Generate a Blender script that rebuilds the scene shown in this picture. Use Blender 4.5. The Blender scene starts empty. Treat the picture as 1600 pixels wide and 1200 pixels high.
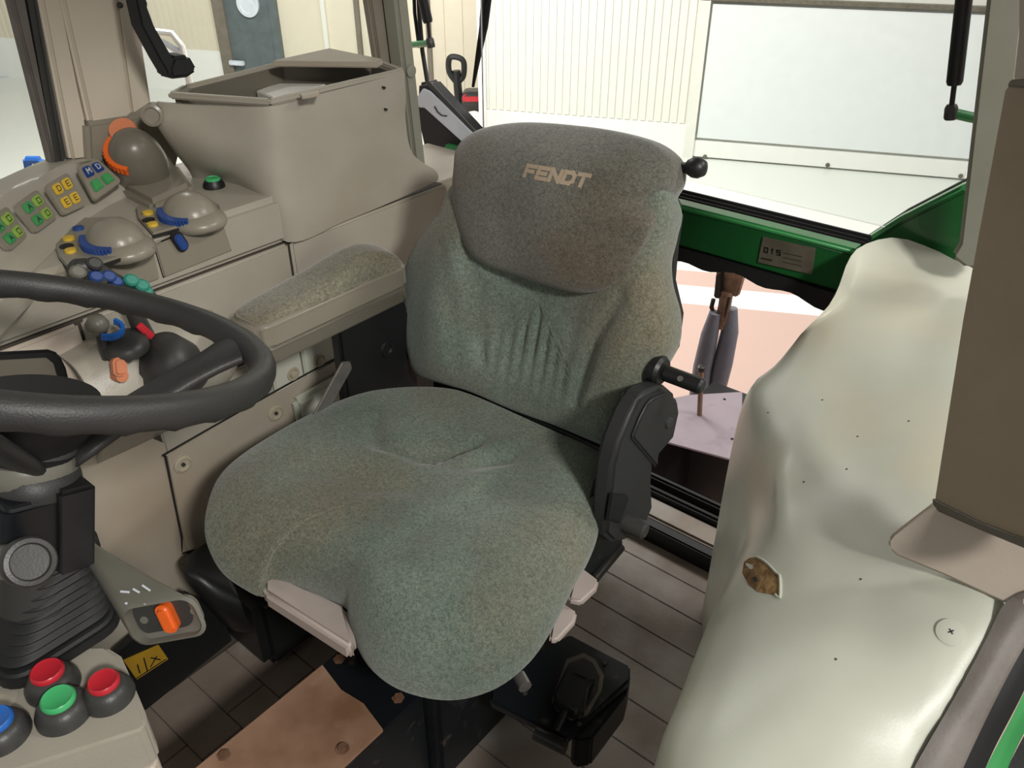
import bpy, bmesh, math, random
from mathutils import Vector, Matrix
from mathutils.bvhtree import BVHTree
random.seed(7)
S = bpy.context.scene
COL = S.collection
PI = math.pi
V = Vector

# ------------------------------------------------------------------ camera
FPX, PSI, PIT = 1281.0, math.radians(39.4), math.radians(32.6)
CAM = V((0, 0, 1.45))
cd = bpy.data.cameras.new('camera'); cam = bpy.data.objects.new('camera', cd); COL.objects.link(cam)
cd.sensor_fit = 'HORIZONTAL'; cd.sensor_width = 36; cd.lens = 36 * FPX / 1600; cd.clip_start = .02; cd.clip_end = 200
cam.location = CAM; cam.rotation_euler = (PI/2 - PIT, 0, PSI)
S.camera = cam
# ------------------------------------------------------------------ light and exposure
S.view_settings.view_transform = 'Standard'; S.view_settings.look = 'None'
S.view_settings.gamma = 1; S.view_settings.use_curve_mapping = False
S.view_settings.exposure = 0.0
wd = bpy.data.worlds.new('world'); S.world = wd; wd.use_nodes = True
wd.node_tree.nodes['Background'].inputs[0].default_value = (1, .985, .95, 1)
wd.node_tree.nodes['Background'].inputs[1].default_value = .40
def area(name, loc, target, size, power, col=(1, .97, .92), sy=None):
    l = bpy.data.lights.new(name, 'AREA'); l.energy = power; l.color = col; l.size = size
    if sy: l.shape = 'RECTANGLE'; l.size_y = sy
    o = bpy.data.objects.new(name, l); COL.objects.link(o); o.location = loc
    o.rotation_euler = (V(target) - V(loc)).to_track_quat('-Z', 'Y').to_euler()
    return o
area('hall_lamp', (2.5, -.55, 3.25), (-.7, .8, .6), .5, 125, sy=.35)
area('hall_lamp', (-.6, 5.0, 5.6), (-1.8, 7.5, .3), 2.6, 125, sy=1.4)
area('hall_lamp', (-5.2, 3.4, 4.4), (-6.5, 5.5, -.6), 2.4, 640, sy=1.2)
area('hall_lamp', (2.6, 3.4, 4.0), (.2, 1.3, .7), 1.2, 80, sy=.4)

# ------------------------------------------------------------------ pixel rays (measuring aid): a point of the photo on a real plane
FW = V((-math.sin(PSI)*math.cos(PIT), math.cos(PSI)*math.cos(PIT), -math.sin(PIT)))
RT = V((math.cos(PSI), math.sin(PSI), 0)); UP = RT.cross(FW)
def ray(x, y): return FW + RT*((x-800)/FPX) - UP*((y-600)/FPX)
def at(x, y, X=None, Y=None, Z=None):
    d = ray(x, y)
    i, v = (0, X) if X is not None else (1, Y) if Y is not None else (2, Z)
    return CAM + d*((v-CAM[i])/d[i])
class Frame:
    def __init__(s, o, ex, ey):
        s.o = V(o); s.ex = V(ex).normalized(); ey = V(ey); s.ey = (ey - s.ex*ey.dot(s.ex)).normalized(); s.n = s.ex.cross(s.ey)
    def w(s, u, v, n=0): return s.o + s.ex*u + s.ey*v + s.n*n
    def l(s, p): q = V(p)-s.o; return (q.dot(s.ex), q.dot(s.ey), q.dot(s.n))
    def hit(s, x, y, n=0):
        o = s.o + s.n*n; d = ray(x, y); t = (o-CAM).dot(s.n)/d.dot(s.n)
        return s.l(CAM + d*t)[:2]
    def hits(s, pts, n=0): return [s.hit(x, y, n) for x, y in pts]
def f3(a, b, c):      # frame through three points, origin a, x towards b
    return Frame(a, V(b)-V(a), V(c)-V(a))
FZ = lambda z=0: Frame((0, 0, z), (1, 0, 0), (0, 1, 0))          # n = +Z
FX = lambda x: Frame((x, 0, 0), (0, 1, 0), (0, 0, 1))            # u = Y, v = Z, n = +X
FYm = lambda y: Frame((0, y, 0), (1, 0, 0), (0, 0, 1))           # u = X, v = Z, n = -Y

# ------------------------------------------------------------------ materials
def lin(c): return tuple(((x/255)/12.92 if x/255 <= .04045 else (((x/255)+.055)/1.055)**2.4) for x in c)
def mat(name, rgb, rough=.5, metal=0, var=.06, vscale=9, bump=0, bscale=300, rgb2=None, stain=None, spec=.5, coat=0, bd=.001):
    m = bpy.data.materials.new(name); m.use_nodes = True
    nt = m.node_tree; N = nt.nodes; L = nt.links; b = N['Principled BSDF']
    b.inputs['Roughness'].default_value = rough; b.inputs['Metallic'].default_value = metal
    b.inputs['Specular IOR Level'].default_value = spec
    b.inputs['Coat Weight'].default_value = coat
    tc = N.new('ShaderNodeTexCoord')
    c1 = lin(rgb); c2 = lin(rgb2) if rgb2 else tuple(x*(1-var*3) for x in c1)
    n1 = N.new('ShaderNodeTexNoise'); n1.inputs['Scale'].default_value = vscale; n1.inputs['Detail'].default_value = 5
    L.new(tc.outputs['Object'], n1.inputs['Vector'])
    r = N.new('ShaderNodeValToRGB'); r.color_ramp.elements[0].position = .35; r.color_ramp.elements[1].position = .68
    r.color_ramp.elements[0].color = (*c2, 1); r.color_ramp.elements[1].color = (*c1, 1)
    L.new(n1.outputs[0], r.inputs[0]); out = r.outputs[0]
    if stain:          # (rgb, scale, low, high)
        n2 = N.new('ShaderNodeTexNoise'); n2.inputs['Scale'].default_value = stain[1]; n2.inputs['Detail'].default_value = 6
        mp = N.new('ShaderNodeMapping'); mp.inputs['Location'].default_value = (3.1, 1.7, .4)
        L.new(tc.outputs['Object'], mp.inputs[0]); L.new(mp.outputs[0], n2.inputs['Vector'])
        r2 = N.new('ShaderNodeValToRGB'); r2.color_ramp.elements[0].position = stain[2]; r2.color_ramp.elements[1].position = stain[3]
        L.new(n2.outputs[0], r2.inputs[0])
        mx = N.new('ShaderNodeMix'); mx.data_type = 'RGBA'
        L.new(r2.outputs[0], mx.inputs[0]); L.new(out, mx.inputs[6]); mx.inputs[7].default_value = (*lin(stain[0]), 1)
        out = mx.outputs[2]
    L.new(out, b.inputs['Base Color'])
    if bump:
        n3 = N.new('ShaderNodeTexNoise'); n3.inputs['Scale'].default_value = bscale; n3.inputs['Detail'].default_value = 3
        L.new(tc.outputs['Object'], n3.inputs['Vector'])
        bp = N.new('ShaderNodeBump'); bp.inputs['Strength'].default_value = bump; bp.inputs['Distance'].default_value = bd
        L.new(n3.outputs[0], bp.inputs['Height']); L.new(bp.outputs[0], b.inputs['Normal'])
    return m
def fabric(name, base, dark, brown, pale):
    m = mat(name, base, .95, 0, rgb2=dark, vscale=5, stain=(brown, 3.2, .45, .68), spec=.15)
    nt = m.node_tree; N = nt.nodes; L = nt.links; b = N['Principled BSDF']
    src = b.inputs['Base Color'].links[0].from_socket
    tc = N.new('ShaderNodeTexCoord')
    n = N.new('ShaderNodeTexNoise'); n.inputs['Scale'].default_value = 230; n.inputs['Detail'].default_value = 2; n.inputs['Distortion'].default_value = 1.2
    L.new(tc.outputs['Object'], n.inputs['Vector'])
    r = N.new('ShaderNodeValToRGB'); r.color_ramp.elements[0].position = .36; r.color_ramp.elements[1].position = .64
    r.color_ramp.elements[0].color = (.55, .55, .55, 1); r.color_ramp.elements[1].color = (1.25, 1.25, 1.22, 1)
    L.new(n.outputs[0], r.inputs[0])
    mx = N.new('ShaderNodeMix'); mx.data_type = 'RGBA'; mx.blend_type = 'MULTIPLY'; mx.inputs[0].default_value = .75
    L.new(src, mx.inputs[6]); L.new(r.outputs[0], mx.inputs[7]); L.new(mx.outputs[2], b.inputs['Base Color'])
    bp = N.new('ShaderNodeBump'); bp.inputs['Strength'].default_value = .5; bp.inputs['Distance'].default_value = .0015
    L.new(n.outputs[0], bp.inputs['Height']); L.new(bp.outputs[0], b.inputs['Normal'])
    b.inputs['Sheen Weight'].default_value = .35; b.inputs['Sheen Roughness'].default_value = .5
    return m
M = {}
M['beige'] = mat('beige_plastic', (166, 161, 148), .34, bump=.25, bscale=420, var=.03, stain=((148, 138, 120), 2.5, .5, .8))
M['beige2'] = mat('beige_panel_plastic', (172, 166, 152), .45, bump=.25, bscale=420, var=.03, stain=((158, 143, 124), 2.2, .45, .8))
M['taupe'] = mat('taupe_plastic', (138, 132, 118), .3, bump=.2, bscale=420, var=.03)
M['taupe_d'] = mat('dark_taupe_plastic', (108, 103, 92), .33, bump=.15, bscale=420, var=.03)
M['cream'] = mat('cream_green_panel', (198, 201, 187), .38, bump=.12, bscale=300, var=.02, stain=((208, 197, 166), 2.6, .48, .8))
M['pink'] = mat('pinkish_beige_plastic', (196, 184, 170), .5, bump=.2, bscale=300, var=.03)
M['brownfab'] = mat('brown_vinyl', (160, 146, 124), .55, bump=.5, bscale=700, var=.03)
M['postgrey'] = mat('grey_green_post', (146, 146, 132), .45, var=.03)
M['black'] = mat('black_plastic', (26, 27, 28), .42, bump=.25, bscale=400, var=.05)
M['blackm'] = mat('black_worn_paint', (18, 22, 26), .4, var=.1, stain=((70, 62, 52), 30, .62, .75))
M['rubber'] = mat('black_rubber', (24, 25, 26), .62, bump=.2, bscale=250, var=.08)
M['wheel'] = mat('dark_grey_wheel_rubber', (50, 50, 49), .48, bump=.35, bscale=500, var=.06)
M['dgrey'] = mat('dark_grey_plastic', (58, 58, 56), .42, bump=.2, bscale=400, var=.05)
M['hinge'] = mat('charcoal_cover', (44, 45, 46), .5, bump=.25, bscale=500, var=.05)
M['mgrey'] = mat('mid_grey_plastic', (112, 110, 100), .38, var=.05)
M['railgrey'] = mat('grey_rubber_trim', (118, 112, 106), .55, bump=.4, bscale=160, var=.08, rgb2=(92, 86, 80))
M['floor'] = mat('worn_grey_mat', (146, 134, 124), .5, bump=.5, bscale=90, rgb2=(118, 106, 95), vscale=5, stain=((172, 168, 162), 3, .5, .7))
M['groove'] = mat('dark_groove_rubber', (80, 72, 64), .8)
M['pillar'] = mat('pale_beige_pillar_trim', (200, 190, 172), .45, bump=.2, bscale=420, var=.03)
M['green'] = mat('dark_green_paint', (28, 92, 44), .32, var=.05, coat=.3)
M['lgreen'] = mat('light_green_paint', (62, 150, 84), .35, var=.05, coat=.3)
M['rust'] = mat('worn_brown_plate', (172, 138, 116), .5, rgb2=(124, 92, 68), vscale=7, bump=.3, bscale=60, stain=((190, 160, 140), 6, .55, .75))
M['steel'] = mat('worn_steel', (150, 146, 142), .35, .7, var=.1, vscale=30)
M['dsteel'] = mat('dark_steel', (60, 58, 56), .35, .6, var=.1, vscale=30)
M['screw'] = mat('beige_screw_cap', (178, 170, 148), .4)
M['orange'] = mat('orange_plastic', (236, 104, 38), .4)
M['pale_orange'] = mat('faded_orange_plastic', (206, 128, 92), .45)
M['blue'] = mat('blue_plastic', (40, 72, 138), .38)
M['bblue'] = mat('bright_blue_plastic', (38, 104, 190), .38)
M['teal'] = mat('teal_plastic', (48, 138, 118), .35)
M['gbtn'] = mat('green_button_plastic', (72, 180, 112), .3)
M['rbtn'] = mat('red_button_plastic', (200, 44, 56), .3)
M['yellow'] = mat('yellow_plastic', (222, 186, 62), .4)
M['lime'] = mat('lime_plastic', (150, 188, 84), .4)
M['kgreen'] = mat('green_key_plastic', (70, 158, 92), .4)
M['sticker'] = mat('yellow_sticker', (176, 138, 40), .5)
M['ink'] = mat('dark_print', (28, 26, 24), .6)
M['plate'] = mat('dull_metal_plate', (112, 106, 92), .45, .2, var=.1, vscale=30)
M['seatplastic'] = mat('pinkish_grey_plastic', (182, 170, 163), .4)
M['silver'] = mat('silver_plastic', (222, 228, 236), .3)
M['thread'] = mat('beige_embroidery', (176, 158, 136), .9, bump=.6, bscale=900)
M['foam'] = mat('yellowed_foam', (170, 138, 92), .9, rgb2=(112, 82, 48), vscale=40, bump=.8, bscale=120, bd=.003)
M['paper'] = mat('white_paper', (225, 222, 214), .6)
M['mauve'] = mat('mauve_grey_paint', (172, 158, 168), .45, var=.05, stain=((140, 128, 130), 12, .6, .8))
M['hose'] = mat('grey_blue_hose_sleeve', (124, 126, 138), .5, bump=.6, bscale=60, bd=.003)
M['rustm'] = mat('rusty_metal', (150, 120, 96), .6, rgb2=(100, 72, 54), vscale=25)
M['wallw'] = mat('white_wall_panel', (222, 221, 212), .6, var=.01)
M['doorw'] = mat('white_door_panel', (222, 226, 225), .5, var=.01)
M['wallb'] = mat('beige_wall_panel', (214, 206, 186), .6, var=.01)
M['trimb'] = mat('brown_grey_trim', (122, 114, 102), .6)
M['doorg'] = mat('grey_door_paint', (96, 106, 108), .45)
M['kick'] = mat('white_base_board', (232, 232, 226), .6, var=.01)
fab = fabric('green_grey_velour', (122, 134, 123), (98, 110, 100), (114, 110, 94), None)
fab2 = fabric('brown_stained_velour', (114, 114, 106), (96, 97, 90), (100, 91, 78), None)
fab3 = fabric('olive_velour', (132, 130, 114), (114, 112, 97), (118, 108, 90), None)
M['fab'] = fab; M['fab2'] = fab2; M['fab3'] = fab3
def glass_mat():
    m = bpy.data.materials.new('window_glass'); m.use_nodes = True; N = m.node_tree.nodes; L = m.node_tree.links
    N.remove(N['Principled BSDF']); o = N['Material Output']
    t = N.new('ShaderNodeBsdfTransparent'); t.inputs[0].default_value = (.95, .97, .965, 1)
    g = N.new('ShaderNodeBsdfGlossy'); g.inputs['Roughness'].default_value = .02
    f = N.new('ShaderNodeFresnel'); f.inputs[0].default_value = 1.35
    x = N.new('ShaderNodeMixShader'); L.new(f.outputs[0], x.inputs[0]); L.new(t.outputs[0], x.inputs[1]); L.new(g.outputs[0], x.inputs[2]); L.new(x.outputs[0], o.inputs[0])
    return m
M['glass'] = glass_mat()

# ------------------------------------------------------------------ object helpers
def thing(name, label, cat, loc, group=None):
    o = bpy.data.objects.new(name, None); COL.objects.link(o); o.location = loc; o.empty_display_size = .05
    o['label'] = label; o['category'] = cat
    if group: o['group'] = group
    return o
def wloc(o):
    p = V((0, 0, 0))
    while o: p += o.location; o = o.parent
    return p
def obj(name, bm, m, parent=None, smooth=40, label=None, cat=None, kind=None, group=None):
    me = bpy.data.meshes.new(name)
    bmesh.ops.recalc_face_normals(bm, faces=bm.faces)
    if parent is None:
        lo = V([min(v.co[i] for v in bm.verts) for i in range(3)]); hi = V([max(v.co[i] for v in bm.verts) for i in range(3)])
        org = V(((lo.x+hi.x)/2, (lo.y+hi.y)/2, lo.z)); off = org
    else: off = wloc(parent); org = V((0, 0, 0))
    bmesh.ops.translate(bm, verts=bm.verts, vec=-off)
    bm.to_mesh(me); bm.free()
    me.materials.append(M[m] if isinstance(m, str) else m)
    if smooth:
        for p in me.polygons: p.use_smooth = True
        if smooth < 180: me.set_sharp_from_angle(angle=math.radians(smooth))
    o = bpy.data.objects.new(name, me); COL.objects.link(o); o.parent = parent; o.location = org
    if label: o['label'] = label
    if cat: o['category'] = cat
    if kind: o['kind'] = kind
    if group: o['group'] = group
    return o
def new(): return bmesh.new()
def addp(bm, pts, fr, n0, n1, bev=0, seg=2):       # extruded polygon (u,v) between n0 and n1 in a frame, edges rounded
    t = bmesh.new()
    a = [t.verts.new(fr.w(u, v, n0)) for u, v in pts]; b = [t.verts.new(fr.w(u, v, n1)) for u, v in pts]
    k = len(pts)
    t.faces.new(a[::-1]); t.faces.new(b)
    for i in range(k): t.faces.new((a[i], a[(i+1) % k], b[(i+1) % k], b[i]))
    bmesh.ops.recalc_face_normals(t, faces=t.faces)
    if bev:
        es = [e for e in t.edges if len(e.link_faces) == 2 and e.calc_face_angle(0) > .45]
        bmesh.ops.bevel(t, geom=es, offset=bev, segments=seg, affect='EDGES', clamp_overlap=True)
    join(bm, t); return bm
def join(bm, t):
    me = bpy.data.meshes.new('tmp'); t.to_mesh(me); bm.from_mesh(me); bpy.data.meshes.remove(me); t.free()
def prism(pts, fr, n0, n1, bev=0, seg=2): return addp(new(), pts, fr, n0, n1, bev, seg)
def rect(u0, v0, u1, v1): return [(u0, v0), (u1, v0), (u1, v1), (u0, v1)]
def box(x0, y0, z0, x1, y1, z1, bev=0, seg=2): return prism(rect(x0, y0, x1, y1), FZ(0), z0, z1, bev, seg)
def rrect(cu, cv, w, h, r, seg=5, rot=0):
    out = []
    for k, (sx, sy) in enumerate(((1, 1), (-1, 1), (-1, -1), (1, -1))):
        for i in range(seg+1):
            a = k*PI/2 + i*PI/2/seg
            x = sx*(w/2-r) + r*math.cos(a); y = sy*(h/2-r) + r*math.sin(a)
            out.append((cu + x*math.cos(rot)-y*math.sin(rot), cv + x*math.sin(rot)+y*math.cos(rot)))
    return out
def circ(cu, cv, r, n=24, sy=1): return [(cu+r*math.cos(2*PI*i/n), cv+r*sy*math.sin(2*PI*i/n)) for i in range(n)]
def cat(P, n, closed=True):      # Catmull-Rom resample of points (tuples or Vectors) to n points
    P = [V(p) if len(p) == 3 else V((p[0], p[1], 0)) for p in P]; k = len(P); segs = k if closed else k-1
    dense = []
    for i in range(segs):
        g = (lambda j: P[j % k]) if closed else (lambda j: P[min(max(j, 0), k-1)])
        p0, p1, p2, p3 = g(i-1), g(i), g(i+1), g(i+2)
        for s in range(16):
            t = s/16
            dense.append(.5*((2*p1)+(p2-p0)*t+(2*p0-5*p1+4*p2-p3)*t*t+(3*p1-p0-3*p2+p3)*t**3))
    dense.append(P[0] if closed else P[-1])
    L = [0]
    for a, b in zip(dense, dense[1:]): L.append(L[-1]+(b-a).length)
    out = []; j = 0; m = n if closed else n-1
    for i in range(n):
        d = L[-1]*i/m
        while j < len(L)-2 and L[j+1] < d: j += 1
        f = (d-L[j])/max(L[j+1]-L[j], 1e-9)
        out.append(dense[j].lerp(dense[j+1], min(max(f, 0), 1)))
    return out
def addtube(bm, P, R, n=12, caps=True, sy=1):       # swept tube along P, radius R (number or list)
    P = [V(p) for p in P]; k = len(P)
    if not isinstance(R, (list, tuple)): R = [R]*k
    T = [(P[min(i+1, k-1)]-P[max(i-1, 0)]).normalized() for i in range(k)]
    a = T[0].orthogonal().normalized(); rings = []
    for i in range(k):
        a = (a - T[i]*a.dot(T[i])).normalized(); b = T[i].cross(a)
        rings.append([bm.verts.new(P[i]+a*(R[i]*math.cos(2*PI*j/n))+b*(R[i]*sy*math.sin(2*PI*j/n))) for j in range(n)])
    for r1, r2 in zip(rings, rings[1:]):
        for j in range(n): bm.faces.new((r1[j], r1[(j+1) % n], r2[(j+1) % n], r2[j]))
    if caps: bm.faces.new(rings[0][::-1]); bm.faces.new(rings[-1])
    return bm
def tube(P, R, n=12, caps=True, sy=1): return addtube(new(), P, R, n, caps, sy)
def addlathe(bm, o, ax, prof, n=28, sx=1, ex=None):         # prof: (r, h) along axis
    ax = V(ax).normalized(); a = V(ex).normalized() if ex else ax.orthogonal().normalized(); a = (a-ax*a.dot(ax)).normalized(); b = ax.cross(a); o = V(o)
    rings = []
    for r, h in prof:
        if r < 1e-5: rings.append([bm.verts.new(o+ax*h)])
        else: rings.append([bm.verts.new(o+ax*h+a*(r*sx*math.cos(2*PI*j/n))+b*(r*math.sin(2*PI*j/n))) for j in range(n)])
    for p, q in zip(rings, rings[1:]):
        for j in range(n):
            if len(p) == 1 and len(q) == 1: continue
            if len(p) == 1: bm.faces.new((p[0], q[(j+1) % n], q[j]))
            elif len(q) == 1: bm.faces.new((p[j], p[(j+1) % n], q[0]))
            else: bm.faces.new((p[j], p[(j+1) % n], q[(j+1) % n], q[j]))
    if len(rings[0]) > 1: bm.faces.new(rings[0][::-1])
    if len(rings[-1]) > 1: bm.faces.new(rings[-1])
    return bm
def lathe(o, ax, prof, n=28, sx=1, ex=None): return addlathe(new(), o, ax, prof, n, sx, ex)
def grid(rows, cu=6, cv=6, thick=0, tdir=None):      # smooth surface through rows of control points
    R = [cat(r, (len(r)-1)*cu+1, False) for r in rows]
    C = [cat([R[i][j] for i in range(len(R))], (len(R)-1)*cv+1, False) for j in range(len(R[0]))]
    bm = new(); vs = [[bm.verts.new(p) for p in c] for c in C]
    for a, b in zip(vs, vs[1:]):
        for i in range(len(a)-1): bm.faces.new((a[i], a[i+1], b[i+1], b[i]))
    if thick:
        d = V(tdir)*thick; ws = [[bm.verts.new(p.co+d) for p in c] for c in vs]
        for a, b in zip(ws, ws[1:]):
            for i in range(len(a)-1): bm.faces.new((a[i], b[i], b[i+1], a[i+1]))
        def rim(p, q):
            for i in range(len(p)-1): bm.faces.new((p[i], p[i+1], q[i+1], q[i]))
        rim(vs[0], ws[0]); rim(vs[-1], ws[-1]); rim([c[0] for c in vs], [c[0] for c in ws]); rim([c[-1] for c in vs], [c[-1] for c in ws])
    return bm
def pillow(fr, out, topf, botn, N=128, K=22, p=4, under=.9, c=None):
    # closed cushion from a star-shaped outline of (u,v,n); topf(u,v) gives the height of its top
    O = cat(out, N); cu = c or (sum(o.x for o in O)/N, sum(o.y for o in O)/N); bm = new()
    rings = []
    for k in range(1, K+1):
        s = math.sin(k/K*PI/2)**.8; b = (1-s**p)**(1/2.2) if s < 1 else 0; r = []
        for o in O:
            u = cu[0]+(o.x-cu[0])*s; v = cu[1]+(o.y-cu[1])*s
            r.append(bm.verts.new(fr.w(u, v, o.z+(topf(u, v)-o.z)*b)))
        rings.append(r)
    for k in range(1, 7):
        a = k/6*PI/2; r = []
        for o in O:
            s = under+(1-under)*math.cos(a)
            r.append(bm.verts.new(fr.w(cu[0]+(o.x-cu[0])*s, cu[1]+(o.y-cu[1])*s, o.z+(min(botn, o.z-.01)-o.z)*math.sin(a))))
        rings.append(r)
    cv = bm.verts.new(fr.w(cu[0], cu[1], topf(*cu)))
    for j in range(N): bm.faces.new((cv, rings[0][j], rings[0][(j+1) % N]))
    for a, b in zip(rings, rings[1:]):
        for j in range(N): bm.faces.new((a[j], b[j], b[(j+1) % N], a[(j+1) % N]))
    bm.faces.new(rings[-1][::-1])
    return bm
def seg(p, a, b):
    ax, ay = a; bx, by = b; t = max(0, min(1, ((p[0]-ax)*(bx-ax)+(p[1]-ay)*(by-ay))/((bx-ax)**2+(by-ay)**2)))
    return math.hypot(p[0]-ax-t*(bx-ax), p[1]-ay-t*(by-ay)), t
def crease(u, v, pts, w, d):
    m = min(seg((u, v), a, b)[0] for a, b in zip(pts, pts[1:]))
    return -d*math.exp(-(m/w)**2)
GLY = {'F': [((0, 0), (0, 1)), ((0, 1), (1, 1)), ((0, .5), (.8, .5))], 'E': [((0, 0), (0, 1)), ((0, 1), (1, 1)), ((0, .5), (.8, .5)), ((0, 0), (1, 0))],
       'N': [((0, 0), (0, 1)), ((0, 1), (1, 0)), ((1, 0), (1, 1))], 'D': [((0, 0), (0, 1)), ((0, 1), (.7, 1)), ((.7, 1), (1, .75)), ((1, .75), (1, .25)), ((1, .25), (.7, 0)), ((.7, 0), (0, 0))],
       'T': [((.5, 0), (.5, 1)), ((0, 1), (1, 1))], '0': [((0, 0), (0, 1)), ((0, 1), (1, 1)), ((1, 1), (1, 0)), ((1, 0), (0, 0))], '1': [((.5, 0), (.5, 1)), ((.2, .75), (.5, 1))],
       '5': [((1, 1), (0, 1)), ((0, 1), (0, .55)), ((0, .55), (1, .55)), ((1, .55), (1, 0)), ((1, 0), (0, 0))], 'A': [((0, 0), (.5, 1)), ((.5, 1), (1, 0)), ((.2, .4), (.8, .4))],
       'M': [((0, 0), (0, 1)), ((0, 1), (.5, .4)), ((.5, .4), (1, 1)), ((1, 1), (1, 0))]}
def stroke(bm, fr, a, b, w, n0, n1, h=None):
    a = V((*a, 0)); b = V((*b, 0)); d = (b-a).normalized()*w/2; q = V((-d.y, d.x, 0)); a = a-d; b = b+d
    addp(bm, [((a-q).x, (a-q).y), ((b-q).x, (b-q).y), ((b+q).x, (b+q).y), ((a+q).x, (a+q).y)], fr, n0, n1)
def letter(bm, ch, fr, u, v, w, h, t, n0, n1, slant=0):
    for a, b in GLY[ch]:
        A = (u+a[0]*w+slant*a[1]*h, v+a[1]*h); B = (u+b[0]*w+slant*b[1]*h, v+b[1]*h)
        stroke(bm, fr, A, B, t, n0, n1)

# ================================================================== the hall outside (setting)
GZ = -1.3
fl = Frame((0, 0, GZ), (1, 0, 0), (0, 1, 0))
def hallfloor():
    m = mat('hall_floor_paint', (212, 216, 210), .35, var=.02)
    nt = m.node_tree; N = nt.nodes; L = nt.links; b = N['Principled BSDF']; src = b.inputs['Base Color'].links[0].from_socket
    g = N.new('ShaderNodeNewGeometry'); mp = N.new('ShaderNodeMapping'); mp.inputs['Rotation'].default_value = (0, 0, -math.atan2(STR.y, STR.x))
    L.new(g.outputs['Position'], mp.inputs[0]); sp = N.new('ShaderNodeSeparateXYZ'); L.new(mp.outputs[0], sp.inputs[0])
    r = N.new('ShaderNodeValToRGB'); r.color_ramp.interpolation = 'CONSTANT'
    mr = N.new('ShaderNodeMapRange'); mr.inputs['From Min'].default_value = 0; mr.inputs['From Max'].default_value = 10
    L.new(sp.outputs['Y'], mr.inputs[0]); L.new(mr.outputs[0], r.inputs[0])
    pk = (*lin((196, 166, 156)), 1); wh = (*lin((228, 224, 222)), 1); pl = (*lin((222, 224, 218)), 1)
    e = r.color_ramp.elements; e[0].position = 0; e[0].color = pk
    ys = BANDS
    e[1].position = ys[0]/10; e[1].color = wh
    for y, c in ((ys[1], pk), (ys[2], pl), (ys[3], pl)): q = e.new(y/10); q.color = c
    mx = N.new('ShaderNodeMix'); mx.data_type = 'RGBA'; mx.blend_type = 'MULTIPLY'; mx.inputs[0].default_value = .25
    L.new(r.outputs[0], mx.inputs[6]); L.new(src, mx.inputs[7]); L.new(mx.outputs[2], b.inputs['Base Color'])
    return m
a_, b_ = at(1045, 475, Z=GZ), at(1280, 497, Z=GZ); STR = (b_-a_).normalized(); STRN = V((-STR.y, STR.x, 0))
BANDS = [at(*p, Z=GZ).dot(STRN) for p in ((1045, 475), (1045, 446), (1045, 422))]; BANDS.append(BANDS[2]+.4)
obj('floor', prism(rect(-14, -6, 7, 14), fl, -.1, 0), hallfloor(), kind='structure', smooth=0)
A_ = at(1060, 243, Z=GZ); B_ = at(1500, 280, Z=GZ)
WD = (B_-A_).normalized()
wf = Frame(A_, WD, (0, 0, 1))        # rear hall wall: u along it, v up, n towards the tractor
wf = Frame((A_.x, A_.y, GZ), WD, (0, 0, 1))
ul = wf.hit(752, 60)[0]
wall = obj('wall_rear', prism(rect(ul, 0, 9, 5.6), wf, -.25, -.02), 'wallw', kind='structure', smooth=0)
bm = new(); u = ul+.02; ue = wf.hit(1068, 240)[0]
while u < ue-.06: addp(bm, rect(u, .35, u+.055, 5.6), wf, -.02, -.008); u += .085
obj('wall_rib', bm, 'wallw', wall, smooth=0)['kind'] = 'stuff'
obj('trim_1', prism(rect(ul, 0, ue, .34), wf, -.02, .01), 'kick', kind='structure', smooth=0)
obj('trim_2', prism(rect(ul-.04, 0, ul+.05, 5.6), wf, -.3, .02), 'kick', kind='structure', smooth=0)
# big white sliding door
d0 = wf.hit(1068, 245)[0]; dt = wf.hit(1111, 5)[1]
dr = thing('sliding_door', 'large white sliding door panel beyond the rear window', 'door', wf.w(d0+2, 0, .05))
obj('door_panel', prism(rect(d0+.12, .22, 8, dt), wf, -.02, .03), 'doorw', dr, smooth=0)
obj('door_frame', prism(rect(d0, 0, d0+.1, dt+.12), wf, -.02, .06), 'wallw', dr, smooth=0)
obj('door_rail', prism(rect(d0, dt+.03, 8, dt+.07), wf, -.02, .06), 'plate', dr, smooth=0)
obj('kick_board', prism(rect(d0+.1, .02, 8, .19), wf, -.02, .04), 'kick', dr, smooth=0)
for x, y in ((1102, 243), (1293, 256), (1500, 273)):
    u, v = wf.hit(x, y); obj('bolt', lathe(wf.w(u, v, .035), wf.n, [(.025, 0), (.02, .02), (0, .022)], 8), 'plate', dr)
# far wall behind the right-hand windows
fo = at(713, 172, Z=GZ); ff = Frame((fo.x, fo.y, GZ), WD, (0, 0, 1))
e1 = ff.hit(-60, 100)[0]
fw = obj('wall_right', prism(rect(e1-4, 0, 5, 6.2), ff, -.3, 0), 'wallb', kind='structure', smooth=0)
def fu(x, y=60): return ff.hit(x, y)[0]
bm = new(); u = e1-4
while u < fu(360, 60): addp(bm, rect(u, .5, u+.06, 6.2), ff, 0, .012); u += .1
u = fu(590, 60)
while u < fu(775, 60): addp(bm, rect(u, .1, u+.2, 6.2), ff, 0, .014); u += .24
obj('wall_rib', bm, M['wallw'] if False else 'wallb', fw, smooth=0)['kind'] = 'stuff'
obj('trim_3', prism(rect(e1-4, 0, fu(355), .55), ff, 0, .03), 'kick', kind='structure', smooth=0)
gd = thing('metal_door', 'grey metal hall door with round porthole seen through the side window', 'door', ff.w((fu(355)+fu(440))/2, 0, .02))
obj('door_leaf', prism(rect(fu(363), 0, fu(432), 6), ff, 0, .06), 'doorg', gd, smooth=0)
for a, b in ((346, 363), (432, 441)): obj('door_jamb', prism(rect(fu(a), 0, fu(b), 6.2), ff, 0, .09), 'trimb' if a < 400 else 'doorg', gd, smooth=0)
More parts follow.
